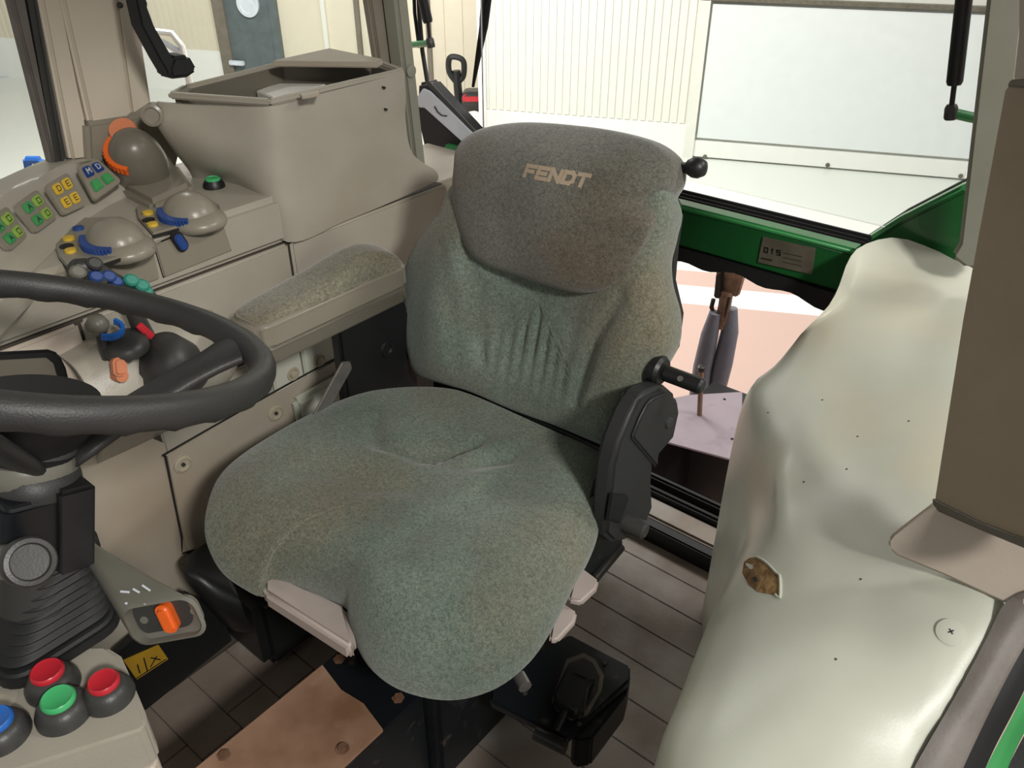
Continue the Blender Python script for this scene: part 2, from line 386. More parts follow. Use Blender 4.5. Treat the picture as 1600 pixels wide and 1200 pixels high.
pu, pv = ff.hit(392, 5); obj('porthole', lathe(ff.w(pu, pv, .06), ff.n, [(.16, 0), (.16, .03), (.12, .03), (.11, .01), (0, .01)], 24), 'silver', gd)
pu, pv = ff.hit(378, 96); obj('door_handle', prism(rect(pu-.12, pv-.03, pu+.1, pv+.03), ff, .08, .14, .01), 'silver', gd)
for x in (512, 563, 672):
    obj('trim_4', prism(rect(fu(x)-.03, 0, fu(x)+.03, 6.2), ff, 0, .05), 'trimb' if x != 512 else 'wallw', kind='structure', smooth=0)

# things standing in the hall
b0 = at(50, 275, Z=GZ)
def blue_frame():
    fr = Frame((b0.x, b0.y, 0), RT, (0, 0, 1)); y0 = -9
    q = [fr.hit(*p) for p in ((42, 250), (62, 250), (65, 268), (46, 272))]
    r = thing('trolley_frame', 'small blue tubular frame standing outside beyond the left window', 'frame', fr.w(q[3][0], GZ))
    for i in range(4):
        obj('rail', tube([fr.w(*q[i]), fr.w(*q[(i+1) % 4])], .028, 8), 'bblue', r)
    for i in (2, 3): obj('leg', tube([fr.w(*q[i]), fr.w(q[i][0], GZ)], .06, 8), 'dgrey', r)
b0 = at(50, 275, X=-6.2)
blue_frame()
# white chair back seen through the side window
cp = at(262, 62, X=-5.0)
fr = Frame((cp.x, cp.y, 0), RT, (0, 0, 1))
r = thing('tubular_chair', 'white tubular chair back against the ribbed wall behind the hanging black strap', 'chair', fr.w(0, 0))
pp = [fr.w(*fr.hit(*p)) for p in ((214, 100), (212, 52), (232, 48), (268, 52), (284, 72), (292, 110))]
pp = [V((pp[0].x, pp[0].y, GZ))] + pp + [V((pp[-1].x, pp[-1].y, GZ))]
obj('back_frame', tube(pp, .02, 8), 'kick', r)
obj('back_slat', tube([fr.w(*fr.hit(*p)) for p in ((214, 68), (255, 66), (275, 78), (285, 84))], .02, 8), 'silver', r)
# pallet truck
pc = at(716, 168, Z=GZ+.2); fr = Frame((pc.x, pc.y, 0), RT, (0, 0, 1))
r = thing('pallet_truck', 'black handled hand pallet truck parked in the hall behind the cab', 'pallet truck', (pc.x, pc.y, GZ))
lp = [fr.w(*fr.hit(*p)) for p in ((712, 127), (702, 112), (702, 92), (712, 89), (724, 96), (724, 118), (716, 127))]
obj('handle_loop', tube(cat(lp, 40), .035, 8), 'black', r)
obj('tow_bar', tube([fr.w(*fr.hit(713, 110)), fr.w(*fr.hit(718, 168))], .05, 8), 'black', r)
q = fr.hit(740, 160); obj('pump_housing', prism(rrect(q[0], q[1], .28, .3, .08), fr, -.12, .12, .03), 'dgrey', r)
q2 = fr.hit(740, 151); obj('pump_cap', prism(rrect(q2[0], q2[1], .26, .1, .04), fr, -.1, .125, .02), 'rbtn', r)
for dx in (-.7, -.32):
    obj('fork', box(pc.x-1.1, pc.y+dx, GZ+.08, pc.x-.05, pc.y+dx+.17, GZ+.2, .02), 'dgrey', r)
    for dy in (-1.0, -.2): obj('wheel', lathe((pc.x+dy, pc.y+dx+.03, GZ+.08), (0, 1, 0), [(.08, 0), (.08, .1)], 16), 'rubber', r)
# white sacks and a blue bottle
for i, (x, y, s) in enumerate(((738, 188, .12), (744, 204, .09))):
    c = at(x, y, Z=GZ+.15); bm = new(); bmesh.ops.create_icosphere(bm, subdivisions=3, radius=s)
    for v in bm.verts: v.co = V((v.co.x*1.4, v.co.y, v.co.z*.9))*(1+.12*math.sin(v.co.x*30)*math.cos(v.co.y*25)) + c
    obj('plastic_bag', bm, 'paper', label=('larger crumpled white bag under the pallet truck' if i == 0 else 'smaller crumpled white bag near the blue can on the hall floor'), cat='bag')
c = at(752, 196, Z=GZ+.1); obj('can', lathe((c.x, c.y, GZ), (0, 0, 1), [(.07, 0), (.07, .18), (.03, .22), (.03, .26), (0, .26)], 14), 'bblue', label='small blue can on the hall floor beside the white bags', cat='can')

# ================================================================== cab shell
XR = -1.3     # inner face of the right-hand console
# floor mat made of strips between grooves
fm = thing('floor_mat', 'worn brown-grey ribbed cab floor mat under the seat', 'floor mat', (-.8, .8, -.03))
obj('mat_base', box(-1.33, -.5, -.04, 0.0, 1.40, -.006), 'groove', fm, smooth=0)
ys = [-.3, -.2, -.1, 0.0, .09, .165, .255, .345, .435, .525, .615, .705, .795, .885, .978, 1.067, 1.155, 1.247, 1.335, 1.42]
for i, (a, b) in enumerate(zip(ys, ys[1:])):
    xs = [-1.24, -1.1 + (.05 if i % 2 else 0), -.95 + (.03 if i % 2 else 0), 0.0] if b < .7 else [-1.24, -.8, 0.0]
    for x0, x1 in zip(xs, xs[1:]):
        obj('floor_strip', box(x0+.0006, a+.0007, -.01, x1-.0006, b-.0007, 0, .0014, 2), 'floor', fm, smooth=0)
# rear sill
sl = thing('rear_sill', 'black and brown lower sill of the rear cab wall', 'sill', (-.9, 1.46, 0))
obj('sill_plate', box(-1.25, 1.43, -.02, -.1, 1.5, .055, .006), 'floor', sl)
obj('rubber_strip', box(-1.25, 1.40, -.02, -.1, 1.43, .05, .004), 'black', sl)
obj('seal', box(-1.25, 1.5, 0, -.1, 1.52, .075, .006), 'rubber', sl)
obj('seal', box(-1.25, 1.53, 0, -.1, 1.55, .09, .006), 'rubber', sl)
# roof (above the picture)
obj('ceiling', box(-1.75, -.7, 2.05, .12, 1.75, 2.12, .03), 'beige', kind='structure')

obj('cab_bulkhead', box(-1.66, -.56, -.04, .0, -.5, .75, .01), 'dgrey', label='dark bulkhead of the cab in front of the steering column', cat='panel')
# green rear bar with its seals and plate
gb = thing('rear_cross_bar', 'dark green rear cross bar of the cab behind the seat', 'frame bar', (-.95, 1.62, .7))
YB = 1.6; fb = FYm(YB)
top = [fb.hit(*p) for p in ((690, 250), (1045, 320), (1345, 384))]; bot = [fb.hit(*p) for p in ((690, 300), (1045, 380), (1345, 455))]
pts = [(top[0][0]-.02, top[0][1])] + [top[1], (top[2][0]+.12, top[2][1])] + [(bot[2][0]+.12, bot[2][1]), bot[1], (bot[0][0]-.02, bot[0][1])]
z0 = .695; z1 = .795
obj('bar', box(-1.56, YB, z0, -.425, YB+.042, z1, .012, 3), 'green', gb)
obj('bright_edge', box(-1.56, YB+.002, z1-.012, -.43, YB+.044, z1+.003, .006, 3), 'lgreen', gb)
bm = new()
for k in range(3): addp(bm, rect(-1.56, z1-.02, -.43, z1+.003+.003*k), fb, -.058-.014*k, -.046-.014*k, .003)
obj('window_seal', bm, 'rubber', gb)
bm = new(); n = 60
lo = [(-1.56 + 1.13*i/n, z0-.03-.006*math.sin(i*.9)-.008*math.sin(i*.23)) for i in range(n+1)]
addp(bm, [(-1.56, z0+.004)] + lo + [(-.43, z0+.004)], fb, -.05, .004)
obj('torn_seal', bm, 'rubber', gb, smooth=0)
q = [fb.hit(*p, .003) for p in ((1192, 370), (1274, 388), (1268, 429), (1184, 410))]
pl = obj('number_plate', prism(q, fb, 0, .004, .0006), 'plate', gb, label='small dull metal plate stamped 015', smooth=0)
f5 = Frame(fb.w(*q[3], .0041), fb.w(*q[2])-fb.w(*q[3]), (0, 0, 1)); bm = new()
for i, ch in enumerate('015'): letter(bm, ch, f5, .012+i*.014, .027, .007, .010, .0026, 0, .0006)
stroke(bm, f5, (.008, .012), (.03, .012), .003, 0, .0005)
for k in range(3): stroke(bm, f5, (.055, .014+.01*k), (.095, .014+.01*k), .0008, 0, .0005)
obj('stamped_number', bm, 'ink', pl, smooth=0)

# green gusset in the left rear corner
fq = Frame((0, 1.74, 0), (1, 0, 0), (0, 0, 1))
q = [fq.hit(*p) for p in ((1345, 384), (1420, 335), (1520, 285), (1540, 300), (1540, 440), (1400, 440))]
gg = thing('corner_gusset', 'green painted corner of the rear window frame beside the grey post', 'frame', fq.w(q[3][0], q[4][1]))
obj('gusset_plate', prism(q, fq, -.03, .05, .006), 'green', gg)
obj('bright_edge', tube([fq.w(*fq.hit(*p), .03) for p in ((1345, 384), (1420, 337), (1530, 281))], .012, 8), 'lgreen', gg)
obj('seal', tube([fq.w(*fq.hit(*p), -.01) for p in ((1345, 381), (1420, 332), (1530, 275))], .007, 8), 'rubber', gg)

# windows
obj('window_1', box(-1.5, 1.70, .82, -.3, 1.706, 2.04), 'glass', kind='structure', smooth=0)
obj('window_2', box(-1.655, .84, 1.0, -1.65, 1.56, 2.04), 'glass', kind='structure', smooth=0)
obj('window_3', box(-1.655, -.3, .7, -1.65, .66, 2.04), 'glass', kind='structure', smooth=0)

# left rear post (thin grey-green)
fp = FYm(1.56)
q0 = [fp.hit(*p) for p in ((1484, 402), (1497, 380), (1540, 0), (1606, 0), (1560, 420), (1510, 422))]
def up(a, b, z):      # extend the line a->b in (u, v) to height z
    t = (z-a[1])/(b[1]-a[1]); return (a[0]+(b[0]-a[0])*t, z)
q0[2] = up(q0[1], q0[2], 2.05); q0[3] = up(q0[4], q0[3], 2.05)
po = thing('rear_post', 'thin grey-green rear cab post with a flared foot beside the gas strut', 'post', fp.w(q0[5][0], q0[5][1]))
obj('post', prism(q0, fp, -.05, .0, .008, 3), 'postgrey', po)

# gas struts and brackets
def strut(name, label, pr_, Y, br):
    r = thing(name, label, 'gas strut', at(*pr_[2], Y=Y), 'gas struts of the rear window')
    P = [at(*p, Y=Y) for p in pr_]; d = (P[0]-P[1]).normalized(); P[0] = P[1]+d*(.8)
    obj('cylinder', lathe(P[1], d, [(.011, 0), (.0135, .006), (.0135, .8)], 18), 'black', r)
    obj('rod', tube([P[1], P[2]], .0045, 10), 'dsteel', r)
    obj('end_joint', lathe(P[2]-d*.024, d, [(.009, 0), (.011, .004), (.011, .02), (.008, .026)], 16), 'dgrey', r)
    a = P[2]-d*.012; b = at(*br, Y=Y+.03)
    obj('bracket', tube([a, b], .009, 12), 'lgreen', r)
strut('gas_strut', 'black gas strut of the rear window beside the thin left rear post', [(1506, 0), (1491, 133), (1487, 165)], 1.62, (1530, 186))
strut('gas_strut', 'black gas strut of the rear window beside the black corner housing', [(661, 0), (669, 36), (671, 60)], 1.66, (643, 70))
bm = tube([at(652, -60, Y=1.7), at(655, 20, Y=1.7), at(660, 80, Y=1.69), at(668, 130, Y=1.68)], .006, 8); addtube(bm, [at(645, -60, Y=1.7), at(648, 20, Y=1.7), at(655, 75, Y=1.69)], .005, 8)
obj('cable', bm, 'rubber', label='pair of black cables running down behind the right rear post', cat='cable')
# wiper outside the rear window
w0 = [at(*p, Y=1.78) for p in ((766, -40), (756, 40), (747, 90), (739, 136))]
wr = thing('rear_wiper', 'black wiper blade hanging outside the rear window', 'wiper', w0[-1])
obj('wiper_blade', tube(w0, [.012, .012, .008, .004], 8, sy=.5), 'rubber', wr)
obj('wiper_arm', tube([at(758, -40, Y=1.77), at(752, 30, Y=1.77), at(752, 60, Y=1.775)], .005, 8), 'dsteel', wr)

# right rear post: brown-beige face, grey-green return
fr = FX(-1.47)
rp = thing('right_rear_post', 'beige and grey-green rear cab post behind the storage box', 'post', at(640, 270, X=-1.45))
def post_quad(pix, fr, n0, n1, ztop, m, name, parent, bev=.008):
    q = [fr.hit(*p) for p in pix]      # bottom-left, top-left, top-right, bottom-right
    q[1] = up(q[0], q[1], ztop); q[2] = up(q[3], q[2], ztop); q[2] = (max(q[2][0], q[1][0]+.02), ztop)
    return obj(name, prism(q, fr, n0, n1, bev, 3), m, parent)
fy = FYm(1.56)
post_quad(((597, 130), (577, 0), (623, 0), (642, 130)), FX(-1.49), -.03, 0, 2.05, 'taupe', 'post_face', rp)
post_quad(((650, 268), (619, 0), (640, 0), (668, 262)), FX(-1.44), -.05, 0, 2.05, 'postgrey', 'post_return', rp)
obj('plug', lathe(at(642, 111, X=-1.438), (1, 0, 0), [(.014, 0), (.014, .003), (.011, .004), (0, .004)], 18), 'postgrey', rp)

# black corner housing with silver face
fh = FYm(1.62)
ch = thing('corner_housing', 'black moulded housing with a silver face in the right rear window corner', 'housing', at(690, 240, Y=1.66))
obj('housing_body', prism([fh.hit(*p) for p in ((652, 130), (668, 128), (745, 212), (735, 232), (700, 244), (664, 244), (650, 180))], fh, -.05, 0, .008, 3), 'black', ch)
obj('silver_face', prism([fh.hit(*p, .004) for p in ((650, 155), (662, 138), (672, 142), (743, 210), (726, 224), (664, 168), (656, 168))], fh, 0, .008, .002), 'silver', ch)
obj('top_edge', tube([fh.w(*fh.hit(*p), .0) for p in ((668, 128), (746, 212))], .006, 8), 'dgrey', ch)
bm = tube([fh.w(*fh.hit(*p), .010) for p in ((683, 165), (688, 174), (694, 179), (702, 180))], .0016, 6)
obj('latch_line', bm, 'black', ch)
# low beige trim panel behind the seat at right
obj('rear_trim_panel', box(-1.6, 1.35, .02, -1.345, 1.585, .80, .006), 'beige2', label='low beige trim panel behind the seat under the green bar', cat='panel')

# right front double pillar
rf = thing('right_pillar', 'wide beige right-hand cab pillar with seams rising from the console', 'pillar', at(170, 195, X=-1.6))
post_quad(((112, 255), (62, 0), (100, 0), (150, 250)), FX(-1.6), -.05, 0, 2.05, 'pillar', 'outer_band', rp if False else rf)
post_quad(((145, 215), (96, 0), (180, 0), (209, 205)), FX(-1.59), -.04, 0, 2.05, 'pillar', 'middle_panel', rf)
post_quad(((207, 205), (178, 0), (204, 0), (243, 190)), FX(-1.6), -.05, 0, 2.05, 'pillar', 'inner_band', rf)
post_quad(((92, 262), (46, 0), (64, 0), (108, 255)), FX(-1.61), -.03, 0, 2.05, 'dgrey', 'dark_seal', rf)
post_quad(((82, 262), (16, 0), (46, 0), (96, 262)), FX(-1.62), -.03, 0, 2.05, 'railgrey', 'window_rubber', rf)
obj('pillar_foot', prism([FX(-1.58).hit(*p) for p in ((136, 192), (215, 180), (245, 160), (290, 210), (260, 330), (140, 262))], FX(-1.58), -.05, 0, .008), 'taupe', rf)
fx = FX(-1.589)
for p in ((187, 8),): obj('screw', lathe(fx.w(*fx.hit(*p)), fx.n, [(.006, 0), (.005, .004), (0, .005)], 10), 'dgrey', rf)
# black hanging arm
P = [at(*p, X=-1.45) for p in ((212, -60), (222, 0), (240, 55), (266, 102))]
bs = thing('hanging_strap', 'black angled strap arm hanging in front of the right side window', 'strap', P[-1])
fx = FX(-1.45)
obj('strap', prism([fx.hit(*p) for p in ((196, -60), (228, -60), (223, 5), (236, 40), (262, 85), (276, 108), (258, 122), (240, 92), (212, 40), (203, 0))], fx, -.02, .015, .006), 'rubber', bs)
obj('strap_foot', prism([fx.hit(*p) for p in ((262, 86), (287, 84), (301, 108), (285, 119), (258, 122), (255, 104))], fx, -.03, .02, .006), 'rubber', bs)
# ================================================================== storage box
ZT = 1.08
sb = thing('storage_box', 'open beige storage box on the console behind the orange dial', 'storage box', (-1.42, 1.05, .83))
fz = FZ(ZT)
q = [fz.hit(*p) for p in ((245, 155), (420, 160), (630, 111), (588, 96), (300, 140))]
oc = [at(*p, Z=ZT) for p in ((262, 150), (421, 161), (632, 111), (592, 96), (440, 99), (284, 138))]; oc = [V((p.x, p.y, 0)) for p in oc]
cb_ = sum(oc, V((0, 0, 0)))/6; ic = [cb_+(p-cb_)*.925 for p in oc]; A1, A2 = oc[0], oc[1]
# outer shell: near-diagonal front wall, side wall bulging towards the rear at its foot
def P(x, y, X): return at(x, y, X=X)
rows = [
 [P(250, 160, -1.5), P(330, 166, -1.41), P(424, 166, -1.305), P(500, 147, -1.303), P(575, 128, -1.303), P(632, 113, -1.306)],
 [P(243, 185, -1.5), P(330, 195, -1.41), P(427, 200, -1.303), P(500, 188, -1.30), P(580, 165, -1.30), P(634, 148, -1.306)],
 [P(258, 213, -1.5), P(340, 232, -1.405), P(430, 240, -1.302), P(510, 232, -1.298), P(585, 205, -1.30), P(634, 190, -1.31)],
 [P(278, 242, -1.505), P(352, 262, -1.41), P(433, 280, -1.301), P(520, 276, -1.298), P(600, 243, -1.295), P(645, 240, -1.30)],
 [P(297, 266, -1.515), P(368, 286, -1.42), P(438, 322, -1.300), P(530, 318, -1.297), P(610, 288, -1.295), P(682, 268, -1.29)],
 [P(297, 266, -1.515)+V((-.006, .012, -.03)), P(368, 286, -1.42)+V((-.006, .012, -.03)), P(447, 378, -1.300), P(540, 345, -1.297), P(620, 312, -1.295), P(684, 282, -1.29)]]
obj('box_shell', grid(rows, 8, 6, .012, (-1, .15, 0)), 'beige', sb, smooth=50)
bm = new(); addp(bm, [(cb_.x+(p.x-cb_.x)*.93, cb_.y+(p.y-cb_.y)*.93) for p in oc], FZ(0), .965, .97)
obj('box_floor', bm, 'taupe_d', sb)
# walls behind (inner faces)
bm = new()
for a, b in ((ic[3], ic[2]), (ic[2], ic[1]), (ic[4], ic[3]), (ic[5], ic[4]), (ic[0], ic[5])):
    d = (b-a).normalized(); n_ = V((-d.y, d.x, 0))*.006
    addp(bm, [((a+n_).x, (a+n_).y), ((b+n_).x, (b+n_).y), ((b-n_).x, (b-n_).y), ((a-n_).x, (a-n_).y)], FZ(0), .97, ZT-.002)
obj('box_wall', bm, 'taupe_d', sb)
bm = new()
for a, b, c_, d_ in zip(oc, oc[1:]+oc[:1], ic[1:]+ic[:1], ic):
    addp(bm, [(a.x, a.y), (b.x, b.y), (c_.x, c_.y), (d_.x, d_.y)], FZ(0), ZT-.006, ZT+.006, .003)
obj('box_rim', bm, 'beige', sb)
obj('catch', prism([fz.hit(*p, .008) for p in ((468, 148), (500, 142), (499, 147), (472, 152))], fz, .004, .01, .001), 'beige2', sb)
obj('lid', prism([fz.hit(*p, .02) for p in ((425, 98), (515, 78), (598, 95), (590, 100))], fz, .012, .024, .002), 'beige2', sb, label='pale triangular hinged lid flap')
fx = FX(-1.298)
for p in ((600, 137), (603, 171)): obj('screw_hole', lathe(fx.w(*fx.hit(*p)), fx.n, [(.0025, -.004), (.0025, .003), (0, .003)], 8), 'ink', sb)
u, v = FX(-1.5).hit(238, 180); obj('screw_cap', lathe(FX(-1.50).w(u, v), (.75, -.6, .1), [(.02, -.03), (.02, .004), (.015, .006), (.012, .003), (0, .003)], 20), 'taupe', sb)
fz2 = FZ(1.045)
obj('booklet', prism([fz2.hit(*p) for p in ((400, 142), (432, 130), (510, 131), (452, 150), (425, 151))], fz2, -.02, 0, .002), 'paper', label='white booklet lying inside the open storage box', cat='booklet')
# ================================================================== console body
ZC = .91
cb = thing('side_console', 'beige right-hand control console beside the seat with coloured keys and domes', 'console', (-1.45, .6, 0))
# upper body: profile in plan, top at ZC
plan = [(-1.3, -.48), (-1.3, .892), (-1.335, .92), (-1.335, 1.2), (-1.64, 1.28), (-1.64, -.48)]
obj('console_body', prism(plan, FZ(0), .815, ZC, .012, 4), 'beige', cb)
# lower body down to the floor, set back a little; the front cover panels stand in front of it
obj('lower_body', box(-1.62, -.49, .0, -1.312, 1.34, .812), 'groove', cb, smooth=0)
fx = FX(-1.312)
def panel(pix, m='beige2', n0=0, n1=.012, bev=.006, name='cover_panel', parent=None, label=None, f=fx):
    return obj(name, prism([f.hit(*p, n1) for p in pix], f, n0, n1, bev, 3), m, parent or cb, label=label)
# band under the top: vent/drawer panel row (z .53 .. .81)
fu_ = lambda y0, z0_, y1, z1_: rect(y0, z0_, y1, z1_)
obj('cover_panel', prism(fu_(.894, .603, 1.345, .812), fx, 0, .012, .005, 3), 'beige2', cb)
obj('cover_panel', prism(fu_(.470, .603, .888, .812), fx, 0, .012, .005, 3), 'beige', cb)
vp = obj('cover_panel', prism(fu_(-.48, .60, .464, .810), fx, 0, .012, .005, 3), 'pink', cb, label='pinkish beige panel with dark recessed pocket')
obj('pocket', prism([fx.hit(*p, .013) for p in ((-40, 552), (75, 546), (92, 552), (103, 575), (112, 612), (110, 640), (-40, 660))], fx, .008, .016, .004), 'black', vp)
obj('pocket_insert', prism([fx.hit(*p, .018) for p in ((-40, 562), (74, 556), (86, 566), (96, 600), (98, 640), (-40, 650))], fx, .012, .0185, .004), 'taupe_d', vp)
# screw panels (two) and cream bench with moulded lump
for (a, b, s_) in ((.80, .874, (458, 584)), (.879, 1.0, (499, 563))):
    pn = obj('cover_panel', prism(rect(a, .44, b, .600), fx, 0, .013, .003, 2), 'cream', cb)
    u, v = fx.hit(*s_, .013); obj('screw_cap', lathe(fx.w(u, v, .013), fx.n, [(.016, 0), (.015, .003), (.011, .003), (.009, .001), (.008, .006), (0, .008)], 20), 'screw', pn)
pn = obj('cover_panel', prism(rect(.545, .44, .796, .600), fx, 0, .013, .003, 2), 'beige', cb)
fl_ = FX(-1.30)
q = [fl_.hit(*p) for p in ((257, 712), (268, 702), (523, 560), (560, 560), (600, 640), (600, 800), (290, 862), (285, 850))]
q_ = [fl_.w(u, v, .003) for u, v in q]
obj('panel_seal', tube(cat(q_+[q_[0]], 60, False), .0024, 6), 'ink', cb)
lp_ = obj('lower_panel', prism(q, fl_, -.012, .004, .004, 3), 'beige2', cb, label='large lower beige panel with screw caps')
for p in ((285, 725), (430, 645), (265, 880)):
    u, v = fl_.hit(*p, .004); h = .004 if p[1] != 880 else -.004
    obj('screw_cap', lathe(fl_.w(u, v, h), fl_.n, [(.0185, 0), (.0185, .003), (.014, .005), (.013, .002), (.006, .002), (0, .001)], 22), 'screw', lp_)
    obj('screw_cap', lathe(fl_.w(u, v, h+.001), fl_.n, [(.004, 0), (.004, .0045), (0, .0045)], 10), 'dgrey', lp_)
obj('moulded_lump', prism([fl_.hit(*p) for p in ((450, 622), (540, 572), (600, 640), (470, 700))], fl_, -.002, .028, .011, 4), 'cream', lp_)
# front lower wall of the console (below the wheel)
rows = [[V((-1.31, -.48, .62)), V((-1.31, .2, .62)), V((-1.30, .45, .60)), V((-1.30, .545, .52))],
        [V((-1.30, -.48, .4)), V((-1.29, .2, .4)), V((-1.28, .42, .42)), V((-1.30, .54, .40))],
        [V((-1.28, -.48, .2)), V((-1.27, .2, .2)), V((-1.26, .40, .22)), V((-1.30, .53, .24))],
        [V((-1.28, -.48, 0)), V((-1.26, .2, 0)), V((-1.25, .40, 0)), V((-1.30, .53, .0))]]
obj('knee_panel', grid(rows, 6, 6, .01, (-1, 0, 0)), 'beige2', cb, smooth=60)

# joystick pedestal below the console edge
jp = obj('lever_base', grid([[V((-1.30, .42, .77)), V((-1.30, .52, .78)), V((-1.30, .64, .77)), V((-1.30, .70, .74))],
      [V((-1.24, .42, .76)), V((-1.225, .52, .765)), V((-1.23, .64, .74)), V((-1.26, .70, .70))],
      [V((-1.20, .42, .68)), V((-1.19, .52, .68)), V((-1.20, .64, .66)), V((-1.25, .70, .64))],
      [V((-1.25, .42, .60)), V((-1.24, .52, .60)), V((-1.25, .64, .60)), V((-1.29, .70, .60))],
      [V((-1.312, .42, .53)), V((-1.312, .52, .53)), V((-1.312, .64, .53)), V((-1.312, .70, .53))]], 6, 6, .01, (-1, 0, -.2)), 'beige', cb, smooth=60)
# small faded orange toggle on the base
tg = at(182, 572, X=-1.205)
obj('toggle', prism(rrect(0, 0, .022, .030, .008, rot=-.3), Frame(tg, (0, 1, 0), (-.3, 0, 1)), 0, .018, .004, 3), 'pale_orange', jp)
obj('toggle_pivot', lathe(tg+V((0, 0, -.018)), (1, 0, .3), [(.011, -.01), (.010, .012), (0, .014)], 16), 'pale_orange', jp)
og = at(358, 576, X=-1.29); obj('toggle', prism(rrect(0, 0, .018, .014, .004), Frame(og, (0, 1, 0), (0, 0, 1)), -.01, .012, .003), 'orange', jp)

# key strip, tilted towards the driver
a = at(0, 298, Z=.975); b = at(160, 247, Z=.975); c_ = at(193, 300, Z=.918); d_ = at(70, 400, Z=.918); e_ = at(-40, 500, Z=.918); a0 = at(-120, 345, Z=.975)
rows = [[at(*p, Z=.965)+V((-.04, -.01, 0)) for p in ((-130, 350), (0, 296), (70, 264), (112, 248), (152, 245))],
        [at(*p, Z=.978) for p in ((-120, 352), (0, 304), (70, 270), (112, 253), (155, 250))],
        [at(*p, Z=.965) for p in ((-110, 380), (5, 322), (80, 282), (125, 262), (163, 254))],
        [at(*p, Z=.94) for p in ((-80, 450), (35, 362), (100, 318), (145, 290), (185, 276))],
        [at(*p, Z=.912) for p in ((-40, 510), (75, 400), (125, 350), (165, 322), (200, 305))]]
ks = obj('key_strip', grid(rows, 5, 4, .04, (0, 0, -1)), 'beige', cb, smooth=50)
def keypad(quad, colours, sym, zc=.95):
    # quad: four photo corners; plane tilted like the strip
    P4 = [at(*quad[0], Z=.982), at(*quad[1], Z=.982), at(*quad[2], Z=.935), at(*quad[3], Z=.935)]
    f = f3(P4[0], P4[1], P4[3]); 
    if f.n.z < 0: f = Frame(P4[0], P4[1]-P4[0], P4[3]-P4[0])
    q = [f.l(p)[:2] for p in P4]; cen = (sum(p[0] for p in q)/4, sum(p[1] for p in q)/4)
    s = 1 if f.n.z > 0 else -1
    def bl(u, v):
        x = [(1-u)*(1-v), u*(1-v), u*v, (1-u)*v]; return (sum(x[i]*q[i][0] for i in range(4)), sum(x[i]*q[i][1] for i in range(4)))
    lo_, hi_ = sorted((s*-.004, s*.004))
    rq = []
    for (cu, cv, a0) in ((.88, .88, 0), (.12, .88, 1), (.12, .12, 2), (.88, .12, 3)):
        for i in range(4):
            an = (a0*PI/2)+i*PI/6; rq.append(bl(cu+.12*math.cos(an), cv+.12*math.sin(an)))
    pad = obj('keypad', prism(rq, f, lo_, hi_, .0012), 'taupe', ks)
    k = 0
    return pad, f, bl, s
def keys(quad, colours, syms):
    pad, f, bl, s = keypad(quad, colours, syms)
    for k, (cu, cv) in enumerate(((.30, .27), (.70, .27), (.30, .70), (.70, .70))):
        w = .155; rq = [bl(cu-w, cv-w), bl(cu+w, cv-w), bl(cu+w, cv+w), bl(cu-w, cv+w)]
        n0, n1 = (.003, .0085) if s > 0 else (-.0085, -.003)
        kk = prism(rq, f, n0, n1, .002, 2)
        if syms[k]:
            pass
        o = kk
        # keys are third-level pieces: keep them with the pad
        ob = bpy.data.objects; 
        key_objs.append((kk, colours[k], f, bl, cu, cv, s, syms[k]))
    return pad
key_objs = []
quads = [((118, 262), (152, 250), (187, 292), (146, 316)), ((68, 291), (104, 270), (138, 318), (98, 338)), ((20, 322), (56, 296), (92, 340), (54, 366)), ((-30, 356), (8, 322), (48, 368), (14, 394))]
cols = [('blue', 'blue', 'kgreen', 'kgreen'), ('yellow', 'yellow', 'yellow', 'yellow'), ('kgreen', 'lime', 'kgreen', 'lime'), ('kgreen', 'lime', 'kgreen', 'lime')]
syms = [('M', 'D', '', ''), ('D', 'E', 'E', 'E'), ('A', '0', 'A', '0'), ('A', '0', 'A', '0')]
for qd, cl, sy_ in zip(quads, cols, syms): keys(qd, cl, sy_)
for kk, cl, f, bl, cu, cv, s, sy_ in key_objs:
    ko = obj('key', kk, cl, ks)
    # (keypads and keys are both sub-parts of the strip)
inkbm = new(); whitebm = new()
for kk, cl, f, bl, cu, cv, s, sy_ in key_objs:
    if not sy_: continue
    n0, n1 = (.0086, .0089) if s > 0 else (-.0089, -.0086)
    tgt = whitebm if cl == 'blue' else inkbm
    for A, B in GLY[sy_]:
        pa = bl(cu+(A[0]-.5)*.13, cv-(A[1]-.5)*.15); pb = bl(cu+(B[0]-.5)*.13, cv-(B[1]-.5)*.15)
        stroke(tgt, f, pa, pb, .0013, n0, n1)
obj('key_print', inkbm, 'ink', ks, smooth=0); obj('key_print', whitebm, 'paper', ks, smooth=0)

# two dome inserts on the console
def outline_on(pix, z): return [(at(*p, Z=z).x, at(*p, Z=z).y) for p in pix]
fz = FZ(ZC)
def plate(pts, f, seam=True):
    cx_ = sum(p[0] for p in pts)/len(pts); cy_ = sum(p[1] for p in pts)/len(pts)
    o = obj('dome_plate', prism(pts, f, -.004, .0045, .002), 'taupe', cb)
    if seam: obj('plate_seam', prism([(cx_+(x-cx_)*1.015, cy_+(y-cy_)*1.015) for x, y in pts], f, -.004, .0012), 'ink', cb)
    return o
ins1 = plate(outline_on(((112, 425), (92, 402), (85, 382), (95, 358), (130, 340), (190, 338), (232, 372), (238, 384)), ZC+.004), FZ(ZC))
ins2 = plate(outline_on(((238, 365), (215, 340), (212, 325), (222, 312), (262, 300), (312, 300), (340, 318), (345, 335)), ZC+.004), FZ(ZC))
fr_ = FX(-1.3)
ff1 = plate([fr_.hit(*p, .004) for p in ((112, 420), (170, 402), (238, 383), (250, 436), (132, 476))], fr_, False)
ff2 = plate([fr_.hit(*p, .004) for p in ((242, 384), (300, 360), (345, 340), (362, 392), (257, 434))], fr_)
